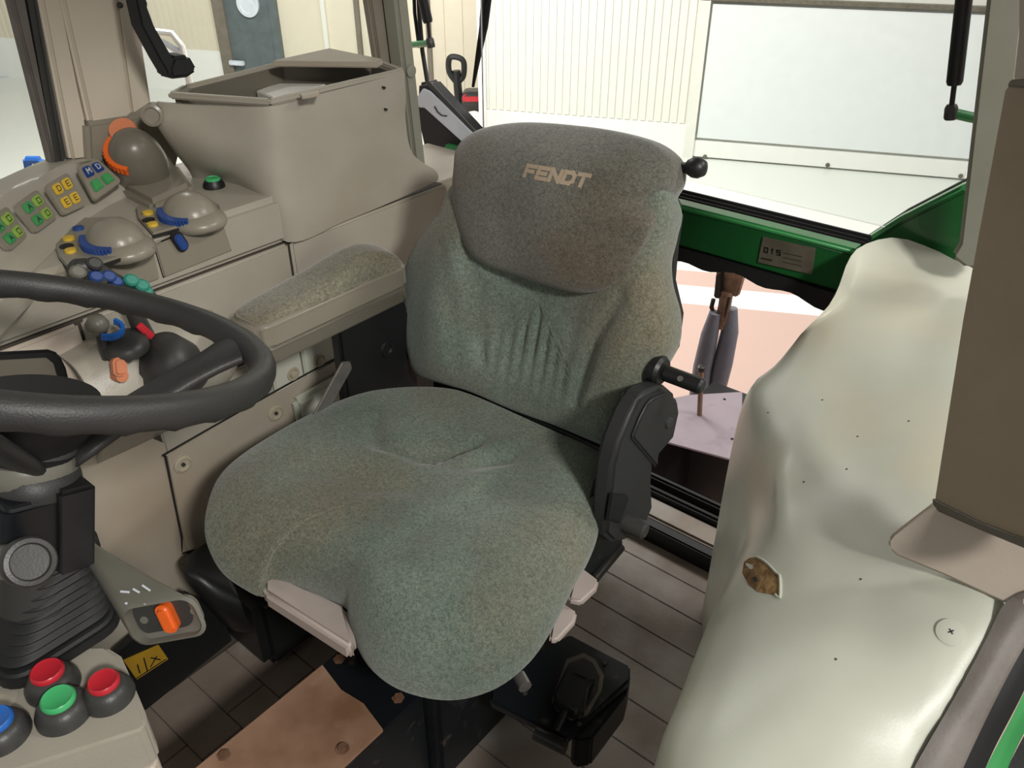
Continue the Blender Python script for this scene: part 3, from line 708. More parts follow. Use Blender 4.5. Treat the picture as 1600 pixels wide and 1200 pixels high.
def dome(c, rx, ry, rz, m, parent, name='dome'):
    bm = new(); bmesh.ops.create_uvsphere(bm, u_segments=32, v_segments=20, radius=1)
    R = Matrix.Rotation(c[3], 4, 'Z')
    for v in bm.verts: v.co = (R @ V((v.co.x*rx, v.co.y*ry, max(v.co.z, -.3)*rz))) + V(c[:3])
    return obj(name, bm, m, parent, smooth=60)
def thumb(c, r, w, axis, m, parent, a0=-.3, a1=PI*.75, ref=None, name='thumb_wheel'):    # ribbed band arc
    bm = new(); ax = V(axis).normalized(); e = V(ref); e = (e-ax*e.dot(ax)).normalized(); g = ax.cross(e); n = 30
    rg = []
    for i in range(n+1):
        a = a0+(a1-a0)*i/n; rr = r*(1+.05*(i % 2)); d = e*math.cos(a)+g*math.sin(a); c3 = V(c)
        rg.append([bm.verts.new(c3+d*rr+ax*w/2), bm.verts.new(c3+d*rr-ax*w/2), bm.verts.new(c3+d*(r*.8)-ax*w/2), bm.verts.new(c3+d*(r*.8)+ax*w/2)])
    for p, q in zip(rg, rg[1:]):
        for j in range(4): bm.faces.new((p[j], p[(j+1) % 4], q[(j+1) % 4], q[j]))
    bm.faces.new(rg[0]); bm.faces.new(rg[-1][::-1])
    return obj(name, bm, m, parent, smooth=20)
c1 = at(180, 374, Z=ZC+.01); c2 = at(296, 331, Z=ZC+.01)
for c, pl_ in ((c1, ins1), (c2, ins2)):
    dome((c.x, c.y, ZC, .2), .052, .046, .046, 'taupe', pl_)
    dome((c.x+.014, c.y+.002, ZC-.004, .2), .056, .05, .024, 'taupe', pl_, 'dome_skirt')
    thumb((c.x+.002, c.y-.002, ZC+.013), .0500, .019, (.12, -.12, 1), 'blue', pl_, -1.0, .75, ref=(.25, -1, 0))
for (x, y, m_, pl_) in ((122, 356, 'blue', ins1), (107, 372, 'yellow', ins1), (110, 391, 'yellow', ins1), (243, 318, 'blue', ins2), (231, 332, 'yellow', ins2), (238, 350, 'yellow', ins2)):
    c = at(x, y, Z=ZC+.007); obj('indicator', lathe(c, (0, 0, 1), [(.0095, -.003), (.009, .002), (0, .003)], 18, sx=1), m_, pl_)
    if y in (391, 350):
        cc = at(x-6, y-6, Z=ZC+.005); obj('recess', lathe(cc, (0, 0, 1), [(.011, 0), (.011, .0015), (0, .0015)], 16), 'ink', pl_)
# blue rocker on the front of the second insert
rk = fr_.hit(282, 378, .01)
rb = obj('rocker_switch', prism(rrect(rk[0], rk[1], .022, .040, .0105, rot=.35), fr_, .002, .011, .002), 'ink', cb)
obj('rocker_face', prism(rrect(rk[0], rk[1], .015, .032, .0072, rot=.35), fr_, .008, .015, .002), 'blue', rb)
# green push button on the white-lit corner
c = at(335, 292, Z=ZC)
pb = obj('push_button', lathe(c, (0, 0, 1), [(.021, 0), (.0205, .006), (.016, .014), (.0, .014)], 28), 'black', cb)
obj('button_cap', lathe(c+V((0, 0, .014)), (0, 0, 1), [(.0145, 0), (.0145, .003), (.012, .005), (.011, .0035), (0, .0035)], 28), 'gbtn', pb)
# big dome with orange dial, tilted towards the driver
c = at(211, 242, X=-1.53)
od = obj('dial_dome', lathe(c, (.45, -.30, .84), [(.048, -.085), (.053, -.045), (.0535, -.018), (.049, .004), (.045, .014), (.040, .026), (.031, .040), (.018, .049), (0, .053)], 36), 'taupe_d', cb, smooth=60)
oax = V((.45, -.30, .84)).normalized(); thumb(c+oax*.010, .0505, .015, oax, 'orange', od, -1.25, 1.05, ref=-RT*.85-UP*.5, name='orange_wheel')
w = at(192, 204, X=-1.56); obj('pointer', lathe(w, (.5, -.45, .74), [(.026, 0), (.024, .005), (0, .006)], 24), 'pale_orange', od)
obj('dial_base', prism(outline_on(((150, 215), (225, 180), (300, 285), (235, 315), (170, 280)), .93), FZ(0), ZC-.01, ZC+.02, .01), 'taupe', cb)

# multi-function grip with coloured buttons (joystick)
js = thing('joystick', 'grey multi-button control lever head with blue and teal buttons behind the steering wheel', 'joystick', V((-1.23, .52, .77)))
Jx = -1.23
def J(x, y, dx=0): return at(x, y, X=Jx+dx)
obj('grip', tube(cat([J(112, 415), J(140, 428), J(180, 450), (J(225, 468)), J(250, 478)], 14, False), [.014, .022, .025, .025, .025, .024, .024, .023, .022, .022, .021, .02, .016, .008], 16, sy=.7), 'dgrey', js, smooth=60)
obj('grip_shaft', tube([J(205, 470, -.01), J(215, 500, -.01), J(235, 545, -.01), V((-1.24, .57, .70))], [.016, .014, .018, .022], 16), 'dgrey', js, smooth=60)
for (x, y, m_, rx, ry) in ((148, 412, 'dgrey', .012, .009), (122, 425, 'mgrey', .012, .009), (150, 432, 'blue', .011, .007), (170, 432, 'blue', .011, .009), (182, 440, 'blue', .010, .007), (205, 438, 'teal', .012, .009), (222, 446, 'teal', .012, .009), (228, 455, 'teal', .011, .008), (160, 440, 'ink', .009, .006)):
    obj('grip_button', lathe(J(x, y, .022), (.8, -.1, .55), [(rx, -.008), (rx, .003), (rx*.7, .006), (0, .006)], 16, sx=.8), m_, js)
obj('red_slider', prism(rrect(0, 0, .012, .034, .003, rot=.5), Frame(J(225, 516, .012), (0, 1, 0), (0, 0, 1)), 0, .008, .002), 'rbtn', js)
# dark rubber gaiter under it
g = at(258, 545, X=-1.21)
obj('gaiter', lathe(g+V((0, 0, -.045)), (.2, -.1, 1), [(.062, -.01), (.060, .008), (.052, .022), (.053, .03), (.042, .046), (.028, .066), (0, .068)], 28), 'dgrey', js, smooth=60)
# blue-banded knob lever
kl = thing('knob_lever', 'small grey ball knob lever with blue band beside the multi-button lever', 'lever', V((-1.25, .46, .76)))
k = at(152, 508, X=-1.23)
obj('ball', lathe(k, (.2, 0, 1), [(0, -.018), (.012, -.014), (.017, -.004), (.018, .002), (.012, .014), (0, .018)], 24), 'mgrey', kl, smooth=60)
obj('stem', tube([k+V((0, 0, -.06)), k], .008, 12), 'dgrey', kl)
obj('blue_band', thumb(k+V((.004, .014, -.012)), .022, .010, (.2, .1, 1), 'bblue', None, -2.3, .9, ref=(0, 1, 0)).data and bmesh.new(), 'bblue', kl) if False else None
bb = thumb(k+V((.004, .012, -.010)), .024, .010, (.3, .1, 1), 'bblue', kl, -2.2, .9, ref=(.3, .9, 0), name='blue_band')
obj('collar', lathe(k+V((.01, .03, -.05)), (.2, -.1, 1), [(.036, 0), (.034, .012), (.02, .02), (0, .02)], 28), 'dgrey', kl, smooth=60)

# ================================================================== toe panel with yellow sticker, black tray
tp = thing('toe_panel', 'black toe panel with a yellow warning sticker beside the floor', 'panel', (-1.22, .4, 0))
ft = FX(-1.2)
obj('panel_sheet', prism([ft.hit(*p) for p in ((226, 1110), (362, 1000), (345, 955), (290, 925), (180, 1020), (175, 1060))], ft, -.01, .003, .002), 'black', tp)
q = [ft.hit(*p, .005) for p in ((193, 1032), (248, 1008), (263, 1030), (214, 1062))]
st = obj('warning_sticker', prism(q, ft, .003, .005), 'sticker', tp, smooth=0)
fs = f3(ft.w(*q[3], .0052), ft.w(*q[2], .0052), ft.w(*q[0], .0052)); bm = new()
sgn = 1 if fs.n.x > 0 else -1
for A, B in (((.008, .012), (.008, .034)), ((.03, .01), (.045, .025)), ((.035, .03), (.05, .012)), ((.0, .004), (.06, .004)), ((.022, .004), (.022, .04))): stroke(bm, fs, A, B, .0025, 0, .0004*sgn)
obj('sticker_print', bm, 'ink', st, smooth=0)
bt = thing('black_tray', 'black moulded tray under the front corner of the seat', 'tray', (-1.15, .6, .05))
rows = [[at(*p, X=X) for p, X in (((286, 880), -1.22), ((300, 868), -1.22), ((335, 845), -1.23))],
        [at(*p, X=X) for p, X in (((288, 895), -1.18), ((320, 905), -1.15), ((370, 925), -1.12))],
        [at(*p, X=X) for p, X in (((310, 930), -1.17), ((340, 950), -1.13), ((385, 965), -1.10))],
        [at(*p, X=X) for p, X in (((340, 965), -1.18), ((365, 985), -1.14), ((400, 990), -1.10))]]
obj('tray_edge', grid(rows, 5, 5, .015, (-1, .3, -.4)), 'black', bt, smooth=60)
obj('tray_body', box(-1.27, .55, .0, -1.11, 1.1, .2, .02), 'black', bt)

# ================================================================== rear of cab left side: fender panel
rows = [
 [V((-.42, 1.56, -.01)), V((-.42, 1.60, .45)), at(1312, 455, Z=.76), at(1322, 415, Z=.80), at(1345, 385, Z=.815), at(1400, 371, Z=.82), at(1460, 390, Z=.81), at(1515, 415, Z=.80), V((-.15, 1.72, .79)), V((.02, 1.75, .78))],
 [V((-.42, 1.50, -.01)), V((-.43, 1.52, .42)), at(1285, 492, Z=.73), at(1305, 470, Z=.76), at(1335, 440, Z=.775), at(1400, 430, Z=.78), at(1450, 430, Z=.785), at(1505, 440, Z=.785), V((-.13, 1.62, .78)), V((.03, 1.62, .77))],
 [V((-.45, 1.40, -.01)), V((-.46, 1.42, .35)), at(1232, 548, Z=.66), at(1265, 530, Z=.70), at(1300, 520, Z=.72), at(1370, 520, Z=.735), at(1440, 530, Z=.74), at(1500, 540, Z=.75), V((-.11, 1.40, .75)), V((.03, 1.40, .75))],
 [V((-.46, 1.28, -.01)), at(1150, 700, X=-.47), at(1168, 612, Z=.60), at(1195, 618, Z=.63), at(1240, 620, Z=.65), at(1330, 620, Z=.68), at(1400, 640, Z=.70), at(1485, 650, Z=.725), V((-.06, 1.20, .735)), V((.03, 1.20, .74))],
 [V((-.43, 1.20, -.01)), at(1155, 770, X=-.43), at(1160, 695, Z=.54), at(1214, 728, Z=.61), at(1238, 722, Z=.625), at(1320, 720, Z=.655), at(1400, 730, Z=.69), at(1475, 735, Z=.715), V((-.04, 1.10, .725)), V((.03, 1.10, .73))],
 [V((-.40, 1.10, -.01)), at(1158, 830, X=-.395), at(1158, 785, Z=.47), at(1212, 794, Z=.585), at(1238, 792, Z=.60), at(1330, 800, Z=.645), at(1400, 805, Z=.68), at(1468, 805, Z=.705), V((-.03, .99, .715)), V((.025, .99, .72))],
 [V((-.36, 1.0, -.01)), at(1150, 880, X=-.34), at(1156, 858, Z=.47), at(1180, 855, Z=.55), at(1240, 865, Z=.60), at(1320, 875, Z=.635), at(1400, 885, Z=.665), at(1480, 905, Z=.69), at(1560, 945, Z=.70), V((.03, .90, .70))],
 [V((-.31, .86, -.01)), V((-.31, .86, .3)), at(1112, 960, Z=.49), at(1150, 955, Z=.55), at(1210, 965, Z=.59), at(1290, 975, Z=.62), at(1370, 985, Z=.64), at(1450, 1000, Z=.66), at(1530, 1015, Z=.67), V((.03, .83, .67))],
 [V((-.26, .70, -.01)), V((-.26, .70, .3)), at(1066, 1080, Z=.49), at(1110, 1070, Z=.545), at(1170, 1080, Z=.575), at(1250, 1085, Z=.60), at(1330, 1090, Z=.615), at(1420, 1095, Z=.625), at(1488, 1100, Z=.63), V((.03, .76, .63))],
 [V((-.215, .55, -.01)), V((-.215, .55, .3)), at(1028, 1190, Z=.48), at(1070, 1195, Z=.53), at(1130, 1200, Z=.555), at(1220, 1205, Z=.57), at(1300, 1205, Z=.58), at(1370, 1205, Z=.58), at(1425, 1205, Z=.58), V((.02, .70, .58))],
 [V((-.17, .42, -.01)), V((-.17, .42, .25)), V((-.17, .44, .44)), V((-.15, .44, .48)), V((-.12, .44, .50)), V((-.09, .45, .51)), V((-.05, .46, .515)), V((-.02, .47, .51)), V((.0, .48, .50)), V((.02, .50, .49))]]
for r_ in rows: c2_ = r_[2]; r_[0] = V((c2_.x-.012, c2_.y+.01, .004)); r_[1] = V((c2_.x-.010, c2_.y+.004, c2_.z-.2))
for r_, e9 in zip(rows[6:10], ((1600, 960, .675), (1560, 1030, .645), (1520, 1115, .60), (1460, 1215, .55))): r_[8] = r_[8]-V((0, 0, .004)); r_[9] = at(e9[0], e9[1], Z=e9[2])
fpn = thing('fender_panel', 'large cream grey-green moulded fender cover filling the right of the cab', 'fender', (-.2, 1.0, 0))
surf = grid(rows, 5, 5, .02, (.3, 0, -1))
obj('moulding', surf, 'cream', fpn, smooth=70)
# torn hole with yellow foam: raised torn lip around a sunken foam patch
c = at(1190, 905, Z=.577)
from mathutils.bvhtree import BVHTree
tmp = fpn.children[0].data; BV = BVHTree.FromPolygons([v.co+V(fpn.location) for v in tmp.vertices], [list(p.vertices) for p in tmp.polygons])
def onsurf(x, y, d=0):
    h = BV.ray_cast(CAM, ray(x, y).normalized()); 
    if h[0] is None: return at(x, y, Z=.6), V((0, 0, 1))
    n = h[1] if h[1].dot(ray(x, y)) < 0 else -h[1]
    return h[0]+n*d, n
def patch(pix, lift, m, name, parent, jag=0, dome_=0):
    pp = [onsurf(*p, lift)[0] for p in pix]; cc = onsurf(sum(p[0] for p in pix)/len(pix), sum(p[1] for p in pix)/len(pix), lift+dome_)[0]
    bm = new(); vs = [bm.verts.new(p) for p in pp]; nn = onsurf(*pix[0])[1]; lo_ = [bm.verts.new(p-nn*(lift+.004)) for p in pp]; mid = [bm.verts.new(p.lerp(cc, .5)+nn*dome_*.3*random.uniform(.3, 1)) for p in pp]; cv = bm.verts.new(cc); k = len(vs)
    for i in range(k):
        j = (i+1) % k
        bm.faces.new((lo_[i], lo_[j], vs[j], vs[i])); bm.faces.new((vs[i], vs[j], mid[j], mid[i])); bm.faces.new((mid[i], mid[j], cv))
    return obj(name, bm, m, parent, smooth=30)
hp = [(1163, 878), (1172, 872), (1182, 871), (1192, 876), (1202, 884), (1213, 896), (1219, 902), (1219, 934), (1212, 930), (1200, 928), (1184, 925), (1170, 914), (1160, 896)]
patch(hp, .0008, 'foam', 'torn_foam', fpn, dome_=.002)
bm = new(); lp2 = [onsurf(*p, .001)[0] for p in hp]; addtube(bm, cat(lp2[2:9], 24, False), .0022, 6)
obj('torn_lip', bm, 'cream', fpn)
patch([(1203, 915), (1218, 906), (1219, 934), (1211, 930)], .003, 'groove', 'torn_shadow', fpn) if False else None
patch([(1177, 905), (1182, 903), (1186, 909), (1181, 912)], .003, 'ink', 'foam_hole', fpn)
sp_, sn = onsurf(1486, 988)
sc = obj('screw_cap', lathe(sp_, sn, [(.0165, -.002), (.0165, .001), (.013, .0018), (0, .0030)], 30), 'cream', fpn)
bm = new(); ex = sn.orthogonal().normalized(); fc = Frame(sp_+sn*.0026, ex, sn.cross(ex))
stroke(bm, fc, (-.0028, 0), (.0028, 0), .0012, 0, .001); stroke(bm, fc, (0, -.0028), (0, .0028), .0012, 0, .001)
obj('cross_slot', bm, 'ink', sc, smooth=0)
for x, y in ((1340, 682), (1420, 658), (1200, 645), (1285, 625), (1323, 733), (1256, 753), (1306, 1030), (1345, 905)):
    p, n = onsurf(x, y); obj('scuff_mark', lathe(p, n, [(.0018, -.001), (.0015, .0006), (0, .0007)], 7), 'groove', fpn)

# pillar base cover and brown padded pillar cover at the right edge
pcv = thing('left_pillar', 'brown covered left cab pillar at the right edge with pinkish foot cover', 'pillar', V((0, .95, .72)))
f0 = Frame((-.06, .9, .74), (.72, -.69, 0), (0, .28, 1))      # face of the pillar, leaning rearward, turned towards the cab
def pill(pix, n0, n1, m, name, bev, f=f0): return obj(name, prism([f.hit(*p, n1) for p in pix], f, n0, n1, bev, 3), m, pcv)
pill(((1457, 795), (1457, 775), (1500, 500), (1566, 140), (1576, 128), (1660, 128), (1680, 880)), -.04, 0, 'brownfab', 'brown_cover', .006)
pill(((1455, 778), (1458, 796), (1530, 828), (1680, 890), (1680, 870), (1530, 815)), -.03, .003, 'taupe_d', 'lower_piping', .0015)
pill(((1572, 135), (1578, 124), (1660, 120), (1660, 142)), -.03, .003, 'taupe_d', 'upper_piping', .0015)
f1 = Frame((-.06, .93, .74), (.72, -.69, 0), (0, .28, 1))
pill(((1578, 130), (1586, 60), (1590, -200), (1700, -200), (1700, 130)), -.05, -.01, 'pink', 'upper_post', .006, f1)
obj('upper_post', box(-.03, 1.02, 1.3, .06, 1.08, 2.05, .01), 'pink', pcv)
f2 = Frame(at(1455, 800, Z=.765), at(1600, 862, Z=.77)-at(1455, 800, Z=.765), at(1388, 850, Z=.70)-at(1455, 800, Z=.765))
s2 = 1 if f2.n.dot(CAM-f2.o) > 0 else -1
q = [f2.hit(*p) for p in ((1458, 785), (1660, 868), (1640, 960), (1566, 940), (1480, 900), (1402, 868), (1389, 856), (1388, 842), (1396, 832))]
obj('foot_cover', prism(q, f2, -.012*s2, .004*s2, .004, 3), 'pink', pcv)

# door frame rail, seal and green outer strip at bottom right
dp = thing('door_frame_trim', 'grey rubber door frame trim with black seal and green outer strip at lower right', 'door trim', V((.02, .8, .6)))
def strip(pts_in, pts_out, m, name, th=.012):
    return obj(name, grid([pts_in, [(a+b)/2+V((0, 0, .006)) for a, b in zip(pts_in, pts_out)], pts_out], 6, 5, th, (0, 0, -1)), m, dp, smooth=60)
pin = [at(*p, Z=z) for p, z in (((1360, 1330), .53), ((1428, 1200), .583), ((1500, 1075), .642), ((1540, 1000), .678), ((1568, 945), .705), ((1600, 925), .73), ((1640, 915), .75))]
po1 = [at(*p, Z=z) for p, z in (((1450, 1330), .53), ((1505, 1200), .583), ((1560, 1085), .642), ((1600, 1010), .678), ((1630, 965), .705), ((1660, 940), .73), ((1690, 930), .75))]
strip(pin, po1, 'railgrey', 'grey_trim')
pin2 = [p+V((0, 0, -.012)) for p in po1]
po2 = [at(*p, Z=z-.03) for p, z in (((1495, 1330), .53), ((1540, 1200), .583), ((1590, 1100), .642), ((1625, 1030), .678), ((1660, 985), .705), ((1690, 960), .73), ((1720, 950), .75))]
strip(pin2, po2, 'rubber', 'black_seal')
pin3 = [p+V((.001, 0, -.015)) for p in po2]
po3 = [at(*p, Z=z-.05) for p, z in (((1540, 1330), .53), ((1575, 1200), .583), ((1625, 1100), .642), ((1660, 1035), .678), ((1690, 1000), .705), ((1720, 975), .73), ((1750, 960), .75))]
strip(pin3, po3, 'lgreen', 'green_strip')
pin4 = [p+V((.001, 0, -.01)) for p in po3]; po4 = [p+V((.15, -.02, -.04)) for p in pin4]
strip(pin4, po4, 'rubber', 'outer_rubber')

# ================================================================== outside linkage seen through the rear opening
mb = thing('mauve_box', 'mauve-grey metal box with dark open front behind the seat', 'box', V((-.77, 1.9, -.4)))
z_ = .03
q = [FZ(z_).hit(*p) for p in ((1040, 690), (1158, 722), (1160, 612), (1075, 617), (1050, 622))]
obj('top_plate', prism(q, FZ(z_), -.006, 0, .001), 'mauve', mb)
c0, c1_ = q[0], q[1]
obj('side_plate', prism(rect(c1_[0]-.006, c1_[1], c1_[0]+.01, c1_[1]+.35), FZ(0), -.5, z_-.004), 'mauve', mb)
obj('side_plate', prism(rect(c0[0]-.05, c0[1]+.3, c1_[0], c1_[1]+.34), FZ(0), -.5, z_-.006), 'black', mb)
obj('side_plate', prism(rect(c0[0]-.06, c0[1], c0[0]-.05, c0[1]+.3), FZ(0), -.5, z_-.004), 'black', mb)
for i in range(6):
    x = c0[0]+.02+i*.035; a = V((x, c0[1]+.06, -.42)); obj('inner_bolt', tube([a, a+V((.03, .03, .16+.04*(i % 3)))], .01, 8), 'dsteel', mb)
for x, y in ((1132, 624), (1144, 686)):
    u, v = FZ(z_).hit(x, y); obj('rivet', lathe((u, v, z_), (0, 0, 1), [(.005, 0), (.004, .002), (0, .002)], 8), 'ink', mb)
r0 = V((*FZ(z_).hit(1093, 648), z_)); r1 = at(1096, 575, Y=r0.y)
pin_ = thing('rusty_pin', 'thin rusty brown pin standing on the mauve box', 'pin', r0)
obj('pin_shaft', tube([r0, r1], .008, 10), 'rust', pin_); obj('pin_head', lathe(r1, (0, 0, 1), [(.010, -.01), (.012, .004), (0, .01)], 10), 'dsteel', pin_)
lk = thing('top_link', 'lift linkage with grey-blue hose sleeves hanging behind the rear opening', 'linkage', at(1110, 600, Y=2.35))
Y_ = 2.35
fL = FYm(Y_)
obj('rusty_bracket', prism([fL.hit(*p) for p in ((1121, 400), (1165, 400), (1158, 440), (1150, 466), (1143, 462), (1135, 470), (1114, 466), (1118, 430))], fL, -.03, 0, .005), 'rustm', lk)
obj('rusty_bracket', prism([fL.hit(*p, .02) for p in ((1118, 430), (1128, 425), (1126, 465), (1116, 466))], fL, 0, .02, .003), 'dsteel', lk)
obj('shackle', tube([fL.w(*fL.hit(*p), .01) for p in ((1117, 466), (1114, 478), (1118, 492), (1134, 492), (1141, 462))], .008, 8), 'dsteel', lk)
obj('link_rod', tube([fL.w(*fL.hit(*p), 0) for p in ((1136, 455), (1130, 490), (1124, 510))], .022, 10), 'rustm', lk)
obj('hose_sleeve', tube([fL.w(*fL.hit(*p), .02) for p in ((1122, 485), (1113, 520), (1102, 570), (1092, 640))], [.02, .03, .033, .034], 12), 'hose', lk)
obj('hose_sleeve', tube([fL.w(*fL.hit(*p), -.02) for p in ((1139, 485), (1136, 520), (1125, 570), (1105, 650))], [.02, .03, .035, .034], 12), 'hose', lk)

# ================================================================== seat
SX = -.80
seat = thing('operator_seat', 'green-grey velour tractor seat with high backrest in the centre of the cab', 'seat', (SX, .75, 0))
F0 = FZ(0)
def ctop(u, v):
    x = (u-SX); z = .578 + .012*math.exp(-((v-.5)/.12)**2) - .010*math.exp(-(x/.16)**2)*(1 if v > .55 else max(0, 1-(.55-v)/.12))
    if v < .56: z -= .9*(.56-v)**2*4
    z += crease(u, v, [(-.99, .80), (-.93, .755), (-.84, .80), (-.80, .88)], .013, .016)
    z += crease(u, v, [(-.72, .60), (-.70, .78), (-.68, .95)], .03, .008)
    z += .004*math.sin(u*38+v*14)*math.exp(-((v-.8)/.12)**2)
    z += crease(u, v, [(-.80, .80), (-.73, .88), (-.72, .97)], .018, .010) + crease(u, v, [(-.86, .66), (-.78, .74), (-.74, .88)], .022, .008) + crease(u, v, [(-.66, .86), (-.58, .82), (-.53, .84)], .014, .007)
    z += crease(u, v, [(-.97, .62), (-.88, .70), (-.84, .86)], .03, .007)
    return z
op = [((322, 800), .54), ((322, 845), .52), ((342, 885), .49), ((375, 915), .46), ((408, 930), .455), ((424, 902), .475), ((480, 915), .48), ((536, 938), .485), ((548, 985), .455), ((575, 1040), .44), ((625, 1078), .43), ((700, 1094), .43), ((770, 1078), .44),
      ((822, 1040), .455), ((860, 985), .475), ((900, 905), .495), ((930, 845), .51), ((945, 780), .53), ((955, 725), .545), ((925, 700), .56), ((840, 662), .57), ((740, 618), .57), ((690, 606), .57), ((620, 606), .57), ((555, 618), .57), ((470, 655), .565), ((390, 705), .555), ((342, 750), .545)]
out = [(*F0.hit(*p, z), z) for p, z in op]
obj('seat_cushion', pillow(F0, out, ctop, .44, N=180, K=26, p=5, under=.86, c=(-.80, .74)), 'fab', seat, smooth=180)
# plastic grip under the front edge
q = [FZ(.47).hit(*p) for p in ((410, 905), (424, 890), (540, 945), (556, 1000), (545, 1012), (410, 925))]
gh = obj('front_grip', prism(q, FZ(.47), -.035, 0, .008, 3), 'seatplastic', seat, label='pinkish grey plastic grip under the front edge')
obj('seat_pan', box(SX-.2, .56, .39, SX+.22, .98, .445, .02, 3), 'blackm', seat)
# backrest
T = math.radians(14)
fbk = Frame((SX+.01, 1.02, .58), (1, 0, 0), (0, math.sin(T), math.cos(T)))       # n points forward (-Y)
def btop(u, v):
    z = .045 + .03*math.exp(-((abs(u)-.2)/.07)**2)*math.exp(-((v-.15)/.2)**2) - .01*math.exp(-(u/.1)**2)
    if v < .3:
        a = math.exp(-((v-.14)/.10)**2)
        for k in range(-3, 4): z += -.0075*a*math.exp(-((u-.005-k*.026)/.0065)**2)
    z += crease(u, v, [(-.17, .27), (-.13, .19), (-.10, .06)], .010, .012)
    z += crease(u, v, [(.17, .27), (.14, .19), (.12, .06)], .012, .011)
    z += crease(u, v, [(-.22, .25), (-.17, .14), (-.15, .03)], .012, .006)
    z += crease(u, v, [(.23, .22), (.16, .08)], .012, .005)
    return z
pix = [(708, 290), (690, 330), (655, 375), (636, 420), (634, 490), (640, 550), (655, 585), (700, 600), (738, 612), (800, 640), (870, 665), (930, 688), (962, 697), (985, 675), (1005, 625), (1030, 580), (1047, 545), (1048, 500), (1035, 450), (1033, 410), (1042, 370), (1047, 320), (1000, 260), (850, 250), (750, 260)]
out = [(*fbk.hit(*p, .015), .015) for p in pix]
obj('backrest', pillow(fbk, out, btop, -.05, N=180, K=30, p=7, under=.92, c=(0, .21)), 'fab', seat, smooth=180)
obj('back_shell', prism([(u*.93, v*.95+.01) for u, v, _ in [tuple(p) for p in cat(out, 30)]], fbk, -.075, -.04, .01, 2), 'black', seat)
# head pad
def htop(u, v):
    z = .082 - .03*max(0, (v-.38)/.1)**2*(v > .38) - .010*((u+.02)/.2)**2
    return z + .002*math.sin(u*30+v*20)
hpix = [(712, 300), (714, 262), (724, 228), (745, 206), (775, 196), (820, 191), (880, 194), (950, 203), (1010, 219), (1042, 240), (1054, 262), (1052, 290), (1040, 313), (1020, 350), (1000, 392), (975, 430), (950, 450), (910, 458), (860, 447), (810, 430), (765, 415), (735, 392), (718, 350)]
hz = []
for p in hpix:
    n_ = .05 if p[1] > 330 else .03 if p[1] > 240 else .0
    if p[0] > 1005 and p[1] < 340: n_ = .0
    hz.append((*fbk.hit(*p, n_), n_))
hd = obj('head_pad', pillow(fbk, hz, htop, -.06, N=160, K=24, p=5, under=.94, c=(-.0, .37)), 'fab2', seat, smooth=180)
bm = new(); u0, v0 = fbk.hit(815, 274, .083)
q1 = fbk.hit(912, 292, .083)
ht = Frame(fbk.w(u0, v0, .0), fbk.w(q1[0], q1[1])-fbk.w(u0, v0), fbk.ey)
W = (fbk.w(q1[0], q1[1])-fbk.w(u0, v0)).length
for i, ch_ in enumerate('FENDT'): letter(bm, ch_, ht, .002+i*W/5, 0, W/5*.70, .0165, .0064, 0, .0012, .1)
hme = hd.data; HB = BVHTree.FromPolygons([v.co+seat.location for v in hme.vertices], [list(p.vertices) for p in hme.polygons])
for v in bm.verts:
    lu_, lv2, ln_ = fbk.l(v.co); top_ = ln_ > min(0, 0)+.0006
    h_ = HB.ray_cast(fbk.w(lu_, lv2, .3), -fbk.n)
    if h_[0]: v.co = h_[0]+fbk.n*(.0012 if top_ else -.001)
obj('embroidery', bm, 'thread', hd, smooth=0, label='beige embroidered FENDT lettering')
# knob lever at the right of the head pad
a = at(1050, 268, Y=1.17); b = at(1088, 262, Y=1.17)
obj('adjuster_knob', addlathe(tube([a-V((.03, 0, 0)), b], [.008, .009], 14), b, (1, 0, .1), [(0, -.018), (.012, -.014), (.0165, -.004), (.0165, .004), (.012, .014), (0, .018)], 20), 'black', seat, smooth=60)
# black frame in the gap and at the foot of the backrest
obj('recline_frame', box(SX-.26, 1.02, .47, SX+.25, 1.05, .555, .008), 'blackm', seat)
obj('recline_frame', tube([V((SX-.24, 1.01, .555)), V((SX+.23, 1.01, .56))], .009, 10), 'black', seat)
# hinge cover on the door side (outer face slightly tapered)
fhx = FX(-.515)
hq = [fhx.hit(*p) for p in ((1012, 612), (1040, 602), (1058, 618), (1061, 640), (1050, 690), (1022, 722), (1020, 750), (1022, 790), (1012, 815), (985, 845), (960, 850), (947, 838), (953, 780), (958, 730), (968, 692), (985, 650), (1000, 622))]
hc = obj('hinge_cover', prism(hq, fhx, -.035, .0, .008, 3), 'hinge', seat, smooth=50)
obj('hinge_face', prism([(u*.8+.2*sum(x for x, _ in hq[:6])/6, v*.8+.2*sum(y for _, y in hq[:6])/6) for u, v in hq[:7]+hq[-3:]], fhx, -.002, .006, .004, 3), 'hinge', hc)
u, v = fhx.hit(1040, 658); obj('hinge_bolt', lathe(fhx.w(u, v, .005), fhx.n, [(.011, 0), (.010, .004), (.007, .005), (0, .004)], 18), 'dgrey', hc)
obj('hinge_notch', prism([fhx.hit(*p, .001) for p in ((955, 770), (978, 772), (982, 778), (968, 818), (948, 812))], fhx, -.002, .003, .002), 'black', hc)
obj('lower_knob', lathe(at(990, 822, X=-.50), (1, .1, 0), [(.016, -.02), (.016, .02), (.011, .024), (0, .022)], 18), 'dgrey', seat)
